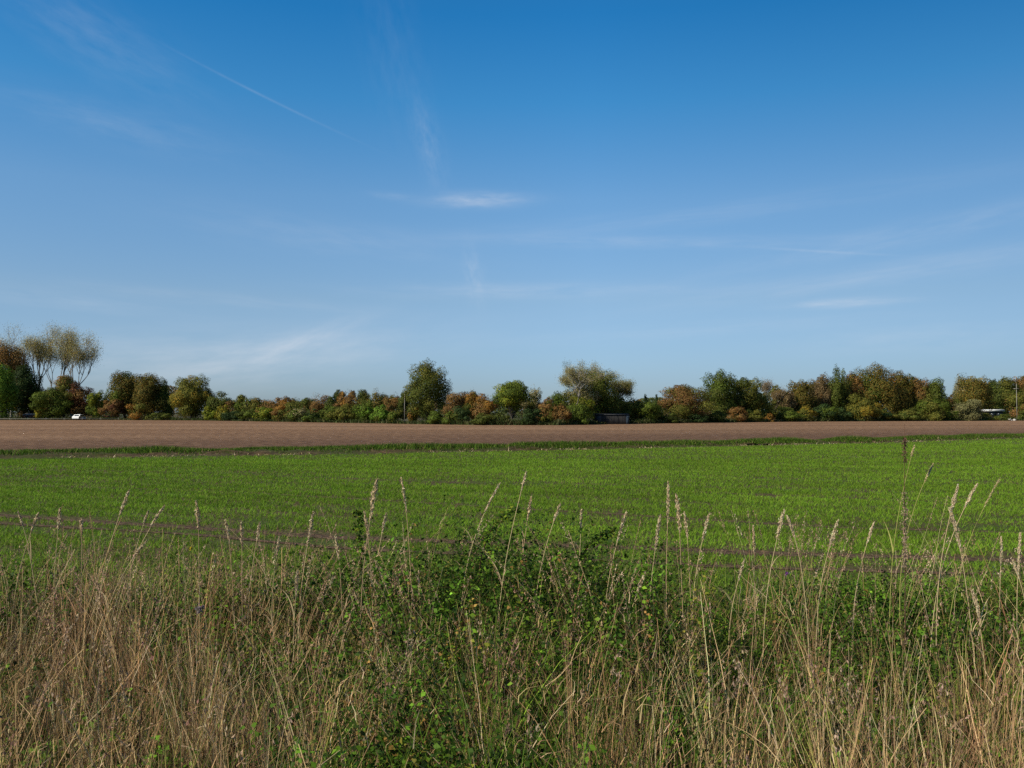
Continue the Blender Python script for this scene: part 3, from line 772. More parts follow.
# small brick hut on the left
Dh = edgeD(30) + 6; a = at(23, 419, Dh); b = at(36.5, 413.9, Dh); W_ = b[0]-a[0]
ht_ = empty('brick_hut', ((a[0]+b[0])/2, Dh, 0), 'small dark red brick hut with a pale roof edge in the trees at the left', 'hut')
MB().box((0, 1.2, .55), (W_, 2.4, 1.1)).build('wall', M_BRICK, ht_)
m = MB(); m.hexa([(-W_/2-.12, -.15, 1.1), (W_/2+.12, -.15, 1.1), (W_/2+.12, 2.6, 1.1), (-W_/2-.12, 2.6, 1.1),
                  (-W_/2-.12, -.15, 1.2), (W_/2+.12, -.15, 1.2), (W_/2+.05, 1.3, 1.5), (-W_/2-.05, 1.3, 1.5)])
m.build('roof', M_TILE, ht_)
MB().box((-.6, -.02, .5), (.7, .05, 1.0)).build('door', M_DARKWOOD, ht_)
# little red hut
Dh = edgeD(103) + 7; a = at(98, 419, Dh); W_ = 9.5*Dh/F
h2 = empty('red_roofed_hut', (at(103, 419, Dh)[0], Dh, 0), 'tiny hut with a red tiled roof below the small light green tree', 'hut')
MB().box((0, 1.0, .3), (W_-.2, 1.9, .6)).build('wall', M_BRICK, h2)
m = MB(); m.hexa([(-W_/2, -.1, .6), (W_/2, -.1, .6), (W_/2, 2.1, .6), (-W_/2, 2.1, .6),
                  (-W_/2+.1, .7, .95), (W_/2-.1, .7, .95), (W_/2-.1, 1.2, .95), (-W_/2+.1, 1.2, .95)])
m.build('roof', M_REDTILE, h2)

# white parked car
def car(px, D, label, rz, k=1.0):
    X = at(px, 419, D)[0]
    c = empty('parked_car', (X, D, 0.0), label, 'car', rz=rz)
    c.scale = (k, k, k)
    prof = [(-2.1, .35), (-2.12, .75), (-1.95, .95), (-1.5, 1.0), (-1.05, 1.4), (.45, 1.45), (1.0, 1.02), (1.9, .9), (2.1, .7), (2.12, .35)]
    n = len(prof); vv = []; 
    for y in (-.82, .82):
        for x, z in prof: vv.append((x, y*(.84 if z > 1.1 else 1), z))
    ff = [(i, i+1, n+i+1, n+i) for i in range(n-1)] + [(0, n, 2*n-1, n-1)]
    for s_ in (0, n):
        ff += [(s_+0, s_+1, s_+8, s_+9), (s_+1, s_+2, s_+7, s_+8), (s_+2, s_+3, s_+6, s_+7), (s_+3, s_+4, s_+5, s_+6)]
    MB().add(vv, ff).build('body', M_WHITE, c)
    for sy in (-1, 1):
        MB().hexa([(-1.35, sy*.80, 1.02), (.85, sy*.80, 1.02), (.85, sy*.82, 1.02), (-1.35, sy*.82, 1.02),
                   (-1.0, sy*.70, 1.36), (.4, sy*.70, 1.36), (.4, sy*.72, 1.36), (-1.0, sy*.72, 1.36)]).build('side_window', M_GLASS, c)
        for sx in (-1.3, 1.3):
            w = MB().tube([(sx, sy*.66, .33), (sx, sy*.86, .33)], .33, 14).build('wheel', M_TYRE, c)
            MB().tube([(sx, sy*.85, .33), (sx, sy*.875, .33)], .18, 10).build('rim', M_WHITE, w)
        MB().box((2.1, sy*.6, .7), (.06, .3, .14)).build('headlight', M_GLASS, c)
    MB().hexa([(-1.5, -.55, 1.03), (-1.5, .55, 1.03), (-1.2, .5, 1.28), (-1.2, -.5, 1.28),
               (-1.53, -.55, 1.05), (-1.53, .55, 1.05), (-1.23, .5, 1.30), (-1.23, -.5, 1.30)]).build('rear_window', M_GLASS, c)
    MB().hexa([(.48, -.62, 1.40), (.48, .62, 1.40), (.95, .72, 1.06), (.95, -.72, 1.06),
               (.50, -.62, 1.43), (.50, .62, 1.43), (.98, .72, 1.09), (.98, -.72, 1.09)]).build('windscreen', M_GLASS, c)
    return c
car(79, edgeD(79)-.2, 'white car parked under the dark red tree at the left, behind the pale rail', R(92), .88)

# low pale rail fence along the left field edge
fe = empty('rail_fence', (at(55, 420, edgeD(55)-2.6)[0], edgeD(55)-2.6, 0), 'low pale rail fence along the field edge below the left clump', 'fence')
m = MB(); x0 = -30; x1 = 14
for za in (.30,):
    m.box(((x0+x1)/2, 0, za), (x1-x0, .05, .09))
m.build('rail', M_POLE, fe)
for k in range(12):
    xx = x0 + (x1-x0)*k/11
    MB().box((xx, .052, .24), (.1, .05, .5)).build('post', M_POLE, fe)

# poles
def pole(name, px, D, top, label, cat, r, arm):
    p = at(px, 420, D); H = at(px, top, D)[2]
    o = empty(name, (p[0], D, 0), label, cat)
    MB().tube([(0, 0, 0), (0, 0, H)], [r, r*.7], 8).build('pole', M_POLE, o, True)
    if arm: MB().box((-.1, -.09, H*.86), (1.2, .08, .1)).build('crossarm', M_POLE, o)
    MB().tube([(0, 0, H), (0, 0, H+.1)], [r*1.3, r*.8], 8).build('cap', M_DARKROOF, o)
    return o
pole('pole', 404.5, edgeD(404)+1.0, 394, 'thin pale pole left of the tall dark oak', 'pole', .05, False)
pole('utility_pole', 1017, edgeD(1017)-.3, 383.5, 'slim pale pole with a short crossarm near the right edge', 'pole', .065, True)

# heap of pale stones
rg = np.random.default_rng(9)
st = empty('stone_heap', (at(1012, 420, edgeD(1012)-1)[0], edgeD(1012)-1, 0), 'small pale stone heap at the foot of the slim pole', 'stones')
for k in range(7):
    c = V(rg.uniform(-.65, .65), rg.uniform(-.3, .3), .1+.18*(k > 4)); s_ = rg.uniform(.16, .26)
    q = [(c + V(i*s_*rg.uniform(.7, 1.1), j*s_*rg.uniform(.7, 1.1), z*s_*rg.uniform(.5, .9))) for z in (-1, 1) for i, j in ((-1, -1), (1, -1), (1, 1), (-1, 1))]
    MB().hexa(q).build('stone', M_STONE, st)

# =============================================================== FOREGROUND
TAN = [(.55, .37, .18), (.42, .255, .12), (.72, .54, .31), (.23, .125, .06), (.46, .31, .135)]
TANG = [(.34, .32, .08), (.22, .25, .05)]
GRN = [(.08, .15, .014), (.12, .21, .02), (.05, .10, .012), (.17, .22, .025)]
BRM = [(.045, .09, .010), (.075, .145, .012), (.11, .19, .015), (.028, .055, .009), (.17, .20, .02)]

def topz(x, d):
    """height of the dense growth: highest at the bramble mound in the middle"""
    px = 512 + x/d*F
    h = np.interp(px, [-300, 0, 120, 240, 330, 380, 440, 520, 600, 660, 700, 780, 860, 930, 1024, 1300],
                  [.58, .60, .56, .60, .70, .80, .88, .99, .88, .82, .56, .53, .54, .52, .56, .55])
    return h

# 1 dense leafy herbs and brambles (stuff)
rg = np.random.default_rng(101)
acc = Acc(); stems = Acc()
NP = 19000
x = rg.uniform(-7.2, 7.2, NP); d = rg.uniform(3.4, 7.7, NP)
px = 512 + x/d*F
pn = vnoise(x, d, 61, .55)
pr = np.interp(px, [-200, 0, 230, 300, 360, 680, 720, 1024, 1200], [.48, .48, .52, .8, .95, .95, .9, .9, .85])
pr *= np.interp(d, [3.4, 4.6, 5.3, 5.9, 7.3, 8.2], [.3, .42, .7, 1, 1, .3])
pr *= .12 + 1.2*(pn > .46)
ok = rg.random(NP) < pr
x, d, pn, px = x[ok], d[ok], pn[ok], px[ok]; n = len(x)
hn = vnoise(x, d, 71, .42); Hh = topz(x, d)*rg.uniform(.6, 1.0, n)*(.5+.85*hn)*np.interp(d, [3.4, 5, 6.3, 7.4, 8.2], [.7, .9, 1.05, .85, .5])
az = rg.uniform(0, 6.28, n); lean = rg.uniform(0, .35, n); bend = rg.uniform(0, .5, n)
v, f, cc, C = blades(np.stack([x, d, 0*x], 1), Hh*1.1, rg.uniform(.004, .007, n), lean, bend, az, rg.uniform(0, 6.28, n),
                     palcols([(.06, .07, .02), (.12, .09, .04), (.09, .05, .025)], n, rg), S=6)
acc.add(v, f, cc)
K = 42
ti = rg.uniform(.25, 1.0, (n, K))*6; i0 = np.minimum(ti.astype(int), 5); fr = (ti-i0)[..., None]
ar = np.arange(n)[:, None]
LP = C[ar, i0]*(1-fr) + C[ar, i0+1]*fr
off = rg.normal(0, 1, (n, K, 3)); off /= np.linalg.norm(off, axis=2, keepdims=True)
LP = LP + off*rg.uniform(.01, .065, (n, K, 1))*V(1, 1, .6)
LP = LP.reshape(-1, 3); offn = off.reshape(-1, 3)
plantc = palcols(BRM, n, rg, .2, [.34, .32, .12, .2, .02])
yl = rg.random(n) < np.where((px > 340) & (px < 480), .09, .03)
plantc[yl] = palcols([(.22, .19, .03), (.16, .16, .03), (.2, .11, .03)], int(yl.sum()), rg)
lc_ = np.repeat(plantc, K, axis=0)*np.exp(rg.normal(0, .28, (n*K, 1)))
v, f, cc = leaves(LP, offn*.5 + V(0, -.1, .8) + rg.normal(0, .45, LP.shape), rg.uniform(.013, .038, n*K), .66, rg, lc_)
acc.add(v, f, cc)
o = acc.build('bramble_thicket', M_LEAF); tag(o, 'tangled dark green brambles and herbs between the dry grasses', 'undergrowth', kind='stuff')
print('bramble plants', n)

# 2 green grass
acc = Acc(); N_ = 44000
x = rg.uniform(-7.2, 7.2, N_); d = rg.uniform(3.1, 8.4, N_)
cl = vnoise(x, d, 63, .35); ok = rg.random(N_) < .25+.9*(cl > .5)
x, d = x[ok], d[ok]; n = len(x)
v, f, cc, _ = blades(np.stack([x, d, 0*x], 1), topz(x, d)*rg.uniform(.35, .95, n), rg.uniform(.004, .009, n), rg.uniform(0, .5, n), rg.uniform(0, .8, n),
                     rg.uniform(0, 6.28, n), rg.uniform(0, 6.28, n), palcols(GRN, n, rg, .25), S=4)
acc.add(v, f, cc)
o = acc.build('green_grass', M_BLADE); tag(o, 'fresh green grass blades growing up among the dead stems', 'grass', kind='stuff')

# 3 dry grass mass
acc = Acc(); NT = 5200
tx = rg.uniform(-7.2, 7.2, NT); td = rg.uniform(2.9, 8.0, NT); tpx = 512 + tx/td*F
cl = vnoise(tx, td, 65, .45); cl2 = vnoise(tx, td, 66, 1.1)
pr = np.interp(tpx, [-200, 0, 250, 330, 480, 600, 700, 860, 1024, 1200], [.78, .78, .76, .7, .66, .58, .6, .55, .58, .6])
pr *= np.interp(td, [2.9, 4.2, 5.0, 6.4, 7.2, 8.0], [1.1, 1.1, .95, .62, .4, .15])
pr *= 1 - .66*np.clip((td-5.0)/.7, 0, 1)*np.clip((tpx-300)/60, 0, 1)
pr *= .12 + 1.12*(cl > .47) + .25*(cl2 > .6)
ok = rg.random(NT) < pr
tx, td = tx[ok], td[ok]; NT = len(tx)
cnt = rg.integers(4, 34, NT); ti_ = np.repeat(np.arange(NT), cnt); n = len(ti_)
off = rg.normal(0, 1, (n, 2))*rg.uniform(.012, .05, NT)[ti_][:, None]
x = tx[ti_] + off[:, 0]; d = td[ti_] + off[:, 1]; px = 512 + x/d*F
tdir = rg.uniform(0, 6.28, NT)[ti_]; tln = np.abs(rg.normal(0, .11, NT))[ti_]
hh = rg.beta(3, 2.2, n)*rg.uniform(.7, 1.05, NT)[ti_]*np.interp(d, [3, 4.5, 6, 7.5, 8], [.88, 1.0, 1.12, 1.0, .6])
ox = off[:, 0]*2.2 + np.cos(tdir)*tln; oy = off[:, 1]*2.2 + np.sin(tdir)*tln
az = np.arctan2(oy, ox) + rg.normal(0, .35, n); ln = np.hypot(ox, oy)*rg.uniform(.4, 1.5, n)
tc_ = palcols(TAN+TANG, NT, rg, .22, [.25, .25, .12, .18, .12, .05, .03])
c = tc_[ti_]*np.exp(rg.normal(0, .28, (n, 1))); c *= np.minimum(1, .72/c.max(1, keepdims=True))
wd = np.clip(np.exp(rg.normal(-5.82, .55, n)), .0012, .011)
v, f, cc, C = blades(np.stack([x, d, 0*x], 1), hh, wd, np.clip(ln, 0, .8), np.abs(rg.normal(.02, .25, n)),
                     az, rg.uniform(0, 6.28, n), c, S=5, tipw=.3, noise=.005, rg=rg)
acc.add(v, f, cc)
# fine tall stems with wispy heads, in loose groups
ng = 75; gx = rg.uniform(-6, 6, ng); gd = rg.uniform(4.9, 7.0, ng); gi = np.repeat(np.arange(ng), rg.integers(2, 13, ng)); m_n = len(gi)
fx = gx[gi] + rg.normal(0, .09, m_n); fd = gd[gi] + rg.normal(0, .09, m_n)
fh = np.clip(rg.normal(.98, .13, m_n), .7, 1.3); ga = rg.uniform(-.25, .35, ng)[gi] + rg.normal(0, .12, m_n)
v, f, cc, C2 = blades(np.stack([fx, fd, 0*fx], 1), fh, rg.uniform(.002, .0035, m_n), np.abs(ga), np.abs(rg.normal(0, .14, m_n)), np.where(ga > 0, 0, math.pi) + rg.normal(0, .4, m_n),
                     rg.normal(0, .5, m_n), palcols(TAN[:3], m_n, rg, .2), S=9, tipw=.45, noise=.003, rg=rg)
acc.add(v, f, cc)
K = 34
u_ = rg.uniform(0, 1.6, (m_n, K)); i0 = np.where(u_ < 1, 8, 7); fr = (1-(u_ % 1))[..., None]
ar = np.arange(m_n)[:, None]
LP = C2[ar, i0]*(1-fr) + C2[ar, i0+1]*fr + rg.normal(0, 1, (m_n, K, 3))*rg.uniform(.002, .009, m_n)[:, None, None]
v, f, cc = leaves(LP.reshape(-1, 3), rg.normal(0, 1, (m_n*K, 3)), rg.uniform(.008, .018, m_n*K), .35, rg,
                  np.repeat(palcols([(.52, .38, .24), (.42, .28, .17), (.34, .2, .13)], m_n, rg), K, axis=0), droop=-3.0)
acc.add(v, f, cc)
# small seed heads on part of them
sel = np.where((rg.random(n) < .10) & (hh > .6))[0]
K = 16
tt = rg.uniform(0, 1, (len(sel), K, 1)); LP = C[sel][:, 4:5]*(1-tt) + C[sel][:, 5:6]*tt + rg.normal(0, .006, (len(sel), K, 3))
v, f, cc = leaves(LP.reshape(-1, 3), rg.normal(0, 1, (len(sel)*K, 3)), rg.uniform(.012, .024, len(sel)*K), .4, rg,
                  np.repeat(palcols([(.38, .27, .17), (.30, .20, .12), (.24, .14, .10)], len(sel), rg), K, axis=0), droop=-3.0)
acc.add(v, f, cc)
# curled dead leaves and broken bits caught among the stems
n2 = 34000
x = rg.uniform(-7, 7, n2); d = rg.uniform(3.1, 7.6, n2); px = 512 + x/d*F
ok = rg.random(n2) < np.interp(px, [0, 300, 400, 1024], [.9, .85, .5, .5])*np.interp(d, [3.1, 5.0, 6.0, 7.6], [1, .9, .45, .25])*(.3+.9*(vnoise(x, d, 88, .25) > .45))
x, d, px = x[ok], d[ok], px[ok]; n2 = len(x)
v, f, cc, _ = blades(np.stack([x, d, rg.uniform(.05, .85, n2)*topz(x, d)], 1), rg.uniform(.04, .15, n2), rg.uniform(.002, .006, n2), rg.uniform(-.2, .9, n2), rg.uniform(0, 1.2, n2),
                     rg.uniform(0, 6.28, n2), rg.uniform(0, 6.28, n2), palcols(TAN+[(.16, .085, .05)], n2, rg, .3), S=3, tipw=.3, noise=.006, rg=rg)
acc.add(v, f, cc)
# collapsed criss-cross straws
n2 = 1500
x = rg.uniform(-7, 7, n2); d = rg.uniform(3.4, 7.4, n2)
v, f, cc, _ = blades(np.stack([x, d, rg.uniform(.15, .55, n2)], 1), rg.uniform(.1, .32, n2), rg.uniform(.002, .005, n2), rg.uniform(.6, 1.0, n2), rg.normal(0, .2, n2),
                     rg.uniform(0, 6.28, n2), rg.uniform(0, 6.28, n2), palcols(TAN, n2, rg, .2), S=4, tipw=.5, noise=.006, rg=rg)
acc.add(v, f, cc)
o = acc.build('dry_grass', M_DRY); tag(o, 'tall straw coloured dead grass filling the foreground verge', 'grass', kind='stuff')
print('dry', n)

# 4 individual tall stalks
def stalk(name, tx, ty, bx, D, head, label, cat='grass stalk', hw=.010, bend=0.0, col=0, leaf=True, group='tall dry grass stalks above the verge', r=.0024, seed=0):
    rg = np.random.default_rng(int(tx*31+ty*7+seed))
    tip = at(tx, ty, D); bX = at(bx, 700, D)[0]
    base = V(bX, D + rg.uniform(-.1, .1), 0)
    root = empty(name, tuple(base), label, cat, group)
    T = tip - base
    L = np.linalg.norm(T)
    mid = T*.55 + V(-T[0]*.22 - bend*.12, 0, T[2]*.08)
    def cur(t): return (2*(1-t)*t)*mid + t*t*T + V(math.sin(t*9)*.003, 0, 0)
    ts = np.linspace(0, 1, 15)
    pts = [cur(t) for t in ts]
    m_ = (M_DRY)
    colr = [(.58, .44, .23), (.36, .34, .10), (.16, .09, .055), (.48, .33, .18)][col]
    mb = MB(); mb.tube(pts, [r*(1.15-.45*t) for t in ts], 5)
    nv = mb.n; mb.build('stem', m_, root, True, cols=np.tile(np.array(colr), (nv, 1))*np.exp(rg.normal(0, .05, (nv, 1))))
    hl = head*1.25*D/F
    tt0 = 1 - hl/L
    n = int(90 + hl*900)
    if hl > 0:
        t = tt0 + (1-tt0)*rg.random(n)
        P = np.array([cur(q) for q in t])
        prof_ = np.sin(np.clip((t-tt0)/(1-tt0), 0, 1)*math.pi*.9+.12)**.8
        P += rg.normal(0, 1, (n, 3))*V(1, 1, .6)*(.52*hw*prof_)[:, None]
        d_ = cur(1.0)-cur(.97); d_ /= np.linalg.norm(d_)
        hw_ = 0; Nn = rg.normal(0, 1, (n, 3)); Nn -= (Nn@d_)[:, None]*d_
        hc = [(.60, .46, .28), (.50, .40, .2), (.14, .075, .05), (.58, .43, .25)][col]
        cols = np.clip(np.array(hc)*np.exp(rg.normal(0, .22, (n, 1))), 0, .7)
        s_ = rg.uniform(.012, .026, n)
        # spikelets point up the stem
        N2 = Nn/np.linalg.norm(Nn, axis=1, keepdims=True)
        a = np.tile(d_, (n, 1)) + rg.normal(0, .35, (n, 3)); a /= np.linalg.norm(a, axis=1, keepdims=True)
        b = np.cross(N2, a); b /= (np.linalg.norm(b, axis=1, keepdims=True)+1e-9)
        s = s_[:, None]
        v = np.stack([P - a*s*.5, P + b*s*.13, P + a*s*.5, P - b*s*.13], 1).reshape(-1, 3)
        np_mesh('seed_head', v, np.arange(n*4).reshape(n, 4), m_, np.repeat(cols, 4, axis=0), root)
    if leaf:
        for q in range(rg.integers(1, 4)):
            p0 = cur(rg.uniform(.3, .72)); a0 = rg.choice([0, math.pi]) + rg.normal(0, .7)
            v, f, cc, _ = blades(np.array([p0]), np.array([rg.uniform(.1, .26)]), np.array([rg.uniform(.005, .009)]), np.array([.35]), np.array([rg.uniform(.3, 1.1)]),
                                 np.array([a0]), np.array([a0+1.4]), np.array([colr])*rg.uniform(.7, 1.1), S=7)
            np_mesh('leaf', v, f, m_, cc, root)
    return root

HERO = [
 # tipx tipy basex D head hw bend col label
 (129, 490, 92, 5.4, 26, .008, .6, 0, 'tallest dry stalk on the left, leaning right with a narrow head'),
 (60, 508, 48, 5.8, 22, .012, .2, 0, 'dry stalk with a forked pale head near the left edge'),
 (38, 513, 5, 5.6, 20, .007, .6, 0, 'dry stalk at the left edge slanting up to the right'),
 (18, 512, 44, 5.9, 14, .005, -.3, 0, 'thin straw slanting left that crosses its neighbour near the left edge'),
 (164, 506, 110, 5.7, 22, .010, .8, 0, 'stalk bowed right with a feathery head above the brown track'),
 (148, 511, 120, 6.0, 14, .006, .6, 0, 'fine stalk just left of the bowed feathery one'),
 (81, 519, 83, 6.0, 16, .010, 0, 3, 'short upright stalk with a stubby head left of the tallest left stalk'),
 (146, 541, 100, 5.6, 18, .009, 1.2, 0, 'low stalk bent over sideways with a drooping pale head'),
 (196, 501, 202, 5.6, 27, .011, -.2, 3, 'upright stalk with a thick pinkish head standing alone'),
 (225, 520, 234, 5.9, 22, .009, -.3, 3, 'pinkish headed stalk tilting left, first right of the thick headed one'),
 (241, 522, 243, 5.7, 24, .010, 0, 3, 'pinkish upright head between two similar stalks left of centre'),
 (260, 522, 250, 6.0, 18, .008, .3, 0, 'slender stalk with a light head leaning slightly right'),
 (279, 537, 272, 5.8, 20, .008, .4, 0, 'shorter stalk nodding right before the gap left of centre'),
 (313, 512, 296, 5.5, 32, .010, .2, 0, 'tall stalk with a long fluffy head left of the bramble mound'),
 (335, 537, 345, 5.8, 22, .007, -.3, 3, 'stalk leaning left at the left end of the bramble mound'),
 (297, 571, 290, 5.4, 24, .008, 0, 0, 'low stalk with a straight pale head left of the bramble mound'),
 (377, 479, 358, 5.5, 40, .017, .3, 3, 'tall stalk with the widest brush like plume left of centre'),
 (364, 512, 372, 5.6, 26, .010, -.3, 3, 'stalk with a tilted head at the foot of the wide plume'),
 (401, 478, 414, 5.7, 34, .007, -.3, 3, 'tall stalk with a long thin head tilting left, right of the wide plume'),
 (386, 513, 372, 5.9, 20, .007, .4, 0, 'thin low stalk between the plume and the long thin head'),
 (500, 483, 462, 5.8, 30, .007, 1.3, 0, 'stalk whose slim tip curves over to the right near the centre'),
 (526, 472, 490, 5.5, 18, .006, .1, 0, 'long straight pale stalk, highest near the centre'),
 (531, 497, 519, 6.0, 22, .008, .3, 3, 'brownish stalk right behind the long straight pale one'),
 (560, 504, 532, 5.8, 18, .008, .6, 0, 'stalk leaning right with a light tip right of centre'),
 (581, 510, 577, 5.9, 20, .006, 0, 0, 'fine upright stalk between the bramble shoots'),
 (626, 512, 603, 5.6, 30, .008, .5, 0, 'tall slim stalk leaning right beside the right bramble shoot'),
 (645, 572, 622, 5.4, 24, .009, .4, 0, 'low tilted stalk left of the dense pair right of centre'),
 (668, 482, 664, 5.5, 40, .008, 0, 3, 'tallest stalk of the bunch right of centre, with a long narrow head'),
 (676, 494, 684, 5.6, 38, .013, -.2, 3, 'stalk with a loose feathery head in the bunch right of centre'),
 (660, 515, 650, 5.7, 34, .011, .2, 0, 'pale drooping head on the left of the bunch right of centre'),
 (684, 512, 692, 5.8, 26, .010, -.2, 3, 'small headed stalk on the right of the bunch right of centre'),
 (709, 514, 690, 5.8, 26, .008, .5, 0, 'stalk leaning right just past the bunch right of centre'),
 (753, 526, 758, 6.0, 26, .008, 0, 3, 'faint brownish upright stalk left of the pale double head'),
 (784, 510, 758, 5.5, 28, .012, .3, 0, 'pale thick head on the left of the double headed pair'),
 (787, 516, 806, 5.4, 22, .009, -.8, 0, 'long pale stem bending down to the right from the double head'),
 (744, 560, 728, 5.6, 20, .007, .4, 0, 'low pale stalk under the double headed pair'),
 (838, 520, 818, 5.6, 28, .010, .6, 0, 'stalk with a tufted head leaning right, midway to the dark dock'),
 (874, 522, 850, 5.8, 22, .007, .5, 0, 'straight narrow headed stalk left of the dark dock'),
 (914, 446, 888, 5.6, 10, .004, .6, 1, 'greenish reed stem crossing the dark dock near its top'),
 (933, 464, 905, 5.7, 18, .005, 1.6, 1, 'greenish stem with a slim tip bent flat to the right'),
 (958, 485, 934, 5.4, 30, .008, .6, 0, 'left stalk of the crossing group at the right, with a bent head'),
 (977, 484, 926, 5.5, 26, .008, .9, 0, 'long stalk arching right out of the crossing group'),
 (1000, 478, 940, 5.7, 30, .003, .6, 1, 'faintest thin stem of the crossing group, reaching farthest right'),
 (949, 508, 972, 5.3, 42, .012, -.5, 0, 'broad cream head tilting left inside the crossing group'),
 (1001, 537, 1000, 5.8, 28, .007, 0, 0, 'upright stalk left of the one at the right edge'),
 (1020, 533, 1016, 5.6, 36, .008, .1, 0, 'upright stalk nearest the right edge'),
 (972, 590, 984, 5.2, 26, .013, -.3, 0, 'low pale withered stalk at the right, below the crossing group'),
 (1012, 560, 1030, 5.3, 18, .008, -.5, 0, 'low leaning stalk in the right corner of the verge'),
]
for k, (tx, ty, bx, D, hd, hw, bd, col, lab) in enumerate(HERO):
    stalk('grass_stalk', tx, ty, bx, D, hd, lab, hw=hw, bend=bd, col=col)

# dark dock stalk, tallest of all
rg = np.random.default_rng(77)
D = 5.3; tip = at(905, 424, D); bX = at(904, 700, D)[0]
dock = empty('dock_stalk', (bX, D, 0), 'very tall dark brown dock stalk standing over the ploughed field at the right', 'dock')
pts = [V((tip[0]-bX)*t + .004*math.sin(5*t), .0, tip[2]*t) for t in np.linspace(0, 1, 12)]
mb = MB(); mb.tube(pts, [.0032*(1.2-.8*t) for t in np.linspace(0, 1, 12)], 6)
mb.build('stem', M_DRY, dock, True, cols=np.tile(V(.13, .07, .045), (mb.n, 1)))
for (y0, y1, wd, cc_) in ((438, 463, .007, (.15, .08, .05)), (492, 568, .010, (.34, .24, .16))):
    z0 = at(905, y1, D)[2]; z1 = at(905, y0, D)[2]; n = 420 if y1 > 500 else 170
    z = rg.uniform(z0, z1, n); P = np.stack([(tip[0]-bX)*z/tip[2] + rg.normal(0, wd, n), rg.normal(0, wd, n), z], 1)
    v, f, cc = leaves(P, rg.normal(0, 1, (n, 3)), rg.uniform(.007, .014, n), .7, rg, np.clip(np.array(cc_)*np.exp(rg.normal(0, .25, (n, 1))), 0, 1))
    np_mesh('seed_head', v, f, M_DRY, cc, dock)

# arching bramble shoots above the mound
def shoot(pxs, D, label):
    P = [at(a, b, D) for a, b in pxs]; base = P[0].copy(); base[2] = 0
    o = empty('bramble_shoot', tuple(base), label, 'bramble', 'bramble shoots arching out of the mound')
    P = [V(0, 0, 0)] + [p - base for p in P]
    t = np.linspace(0, len(P)-1, 22); Q = np.array([[np.interp(q, range(len(P)), [p[i] for p in P]) for i in range(3)] for q in t])
    Q[1:-1] = (Q[:-2]+Q[1:-1]*2+Q[2:])/4
    rg = np.random.default_rng(int(pxs[0][0]))
    mb = MB(); mb.tube(Q, np.linspace(.005, .002, 22), 6); mb.build('stem', M_LEAF, o, True, cols=np.tile(V(.09, .05, .025), (mb.n, 1)))
    n = 300; i = rg.integers(6, 22, n); LPt = Q[i] + rg.normal(0, .02, (n, 3))
    v, f, cc = leaves(LPt, rg.normal(0, .5, (n, 3))+V(0, -.2, .8), rg.uniform(.018, .038, n), .6, rg, palcols(BRM, n, rg, .2))
    np_mesh('leaves', v, f, M_LEAF, cc, o)
shoot([(478, 600), (480, 560), (490, 530), (505, 514), (519, 509)], 6.0, 'dark leafy bramble shoot arching right near the centre, the higher one')
shoot([(572, 600), (578, 560), (590, 544), (602, 536), (614, 531)], 6.0, 'dark leafy bramble shoot reaching right, the lower one right of centre')
shoot([(362, 600), (361, 560), (360, 540), (359, 520), (358, 512)], 6.2, 'dark leafy shoot standing upright under the wide plume')

def flower(px, py, D, colr, label, r=.012):
    rg = np.random.default_rng(int(px)); p = at(px, py, D)
    o = empty('wild_flower', (p[0], D, 0), label, 'flower')
    mb = MB(); mb.tube([(0, 0, 0), (.01, 0, p[2]*.5), (0, 0, p[2])], .002, 5); mb.build('stem', M_LEAF, o, cols=np.tile(V(.06, .1, .02), (mb.n, 1)))
    n = 40; P = V(0, 0, p[2]) + rg.normal(0, r*.5, (n, 3)); v, f, cc = leaves(P, rg.normal(0, 1, (n, 3)), np.full(n, r), .5, rg, np.tile(np.array(colr), (n, 1)))
    np_mesh('flower_head', v, f, M_LEAF, cc, o)
flower(787, 573, 5.9, (.25, .06, .32), 'single small purple flower right of centre in the verge')
flower(191, 548, 5.9, (.55, .42, .03), 'single small yellow flower in the verge at the left')
flower(200, 609, 5.0, (.18, .14, .15), 'greyish faded thistle head in the verge at the left', .02)

# ================================================================ LIGHT, SKY
SUN_EL = R(36); SUN_AZ = R(-122)        # azimuth from +Y, positive towards +X : behind the camera, to the left
sd = V(math.sin(SUN_AZ)*math.cos(SUN_EL), math.cos(SUN_AZ)*math.cos(SUN_EL), math.sin(SUN_EL))
from mathutils import Vector
sun = bpy.data.lights.new('sun', 'SUN'); sun.energy = 5.0; sun.angle = R(.53); sun.color = (1, .91, .77)
so = bpy.data.objects.new('sun', sun); COL.objects.link(so); so.location = (0, 0, 50)
so.rotation_euler = Vector(-sd).to_track_quat('-Z', 'Y').to_euler()

w = bpy.data.worlds.new('World'); SC.world = w; w.use_nodes = True
nt = w.node_tree; N, L = nt.nodes, nt.links; N.clear()
out = N.new('ShaderNodeOutputWorld'); bg = N.new('ShaderNodeBackground'); L.new(bg.outputs[0], out.inputs[0])
sky = N.new('ShaderNodeTexSky'); sky.sky_type = 'NISHITA'; sky.sun_disc = False
sky.sun_elevation = SUN_EL; sky.sun_rotation = SUN_AZ; sky.air_density = 1.0; sky.dust_density = .6; sky.ozone_density = 2.0
bg.inputs['Strength'].default_value = 0.1475
tc = N.new('ShaderNodeTexCoord')
sep = N.new('ShaderNodeSeparateXYZ'); L.new(tc.outputs['Generated'], sep.inputs[0])
def math_(op, a, b=None, c=None, clamp=False):
    m = N.new('ShaderNodeMath'); m.operation = op; m.use_clamp = clamp
    for i, q in enumerate((a, b, c)):
        if q is None: continue
        if isinstance(q, (int, float)): m.inputs[i].default_value = q
        else: L.new(q, m.inputs[i])
    return m.outputs[0]
AZ = math_('MULTIPLY', math_('ARCTAN2', sep.outputs[0], sep.outputs[1]), 57.2958)
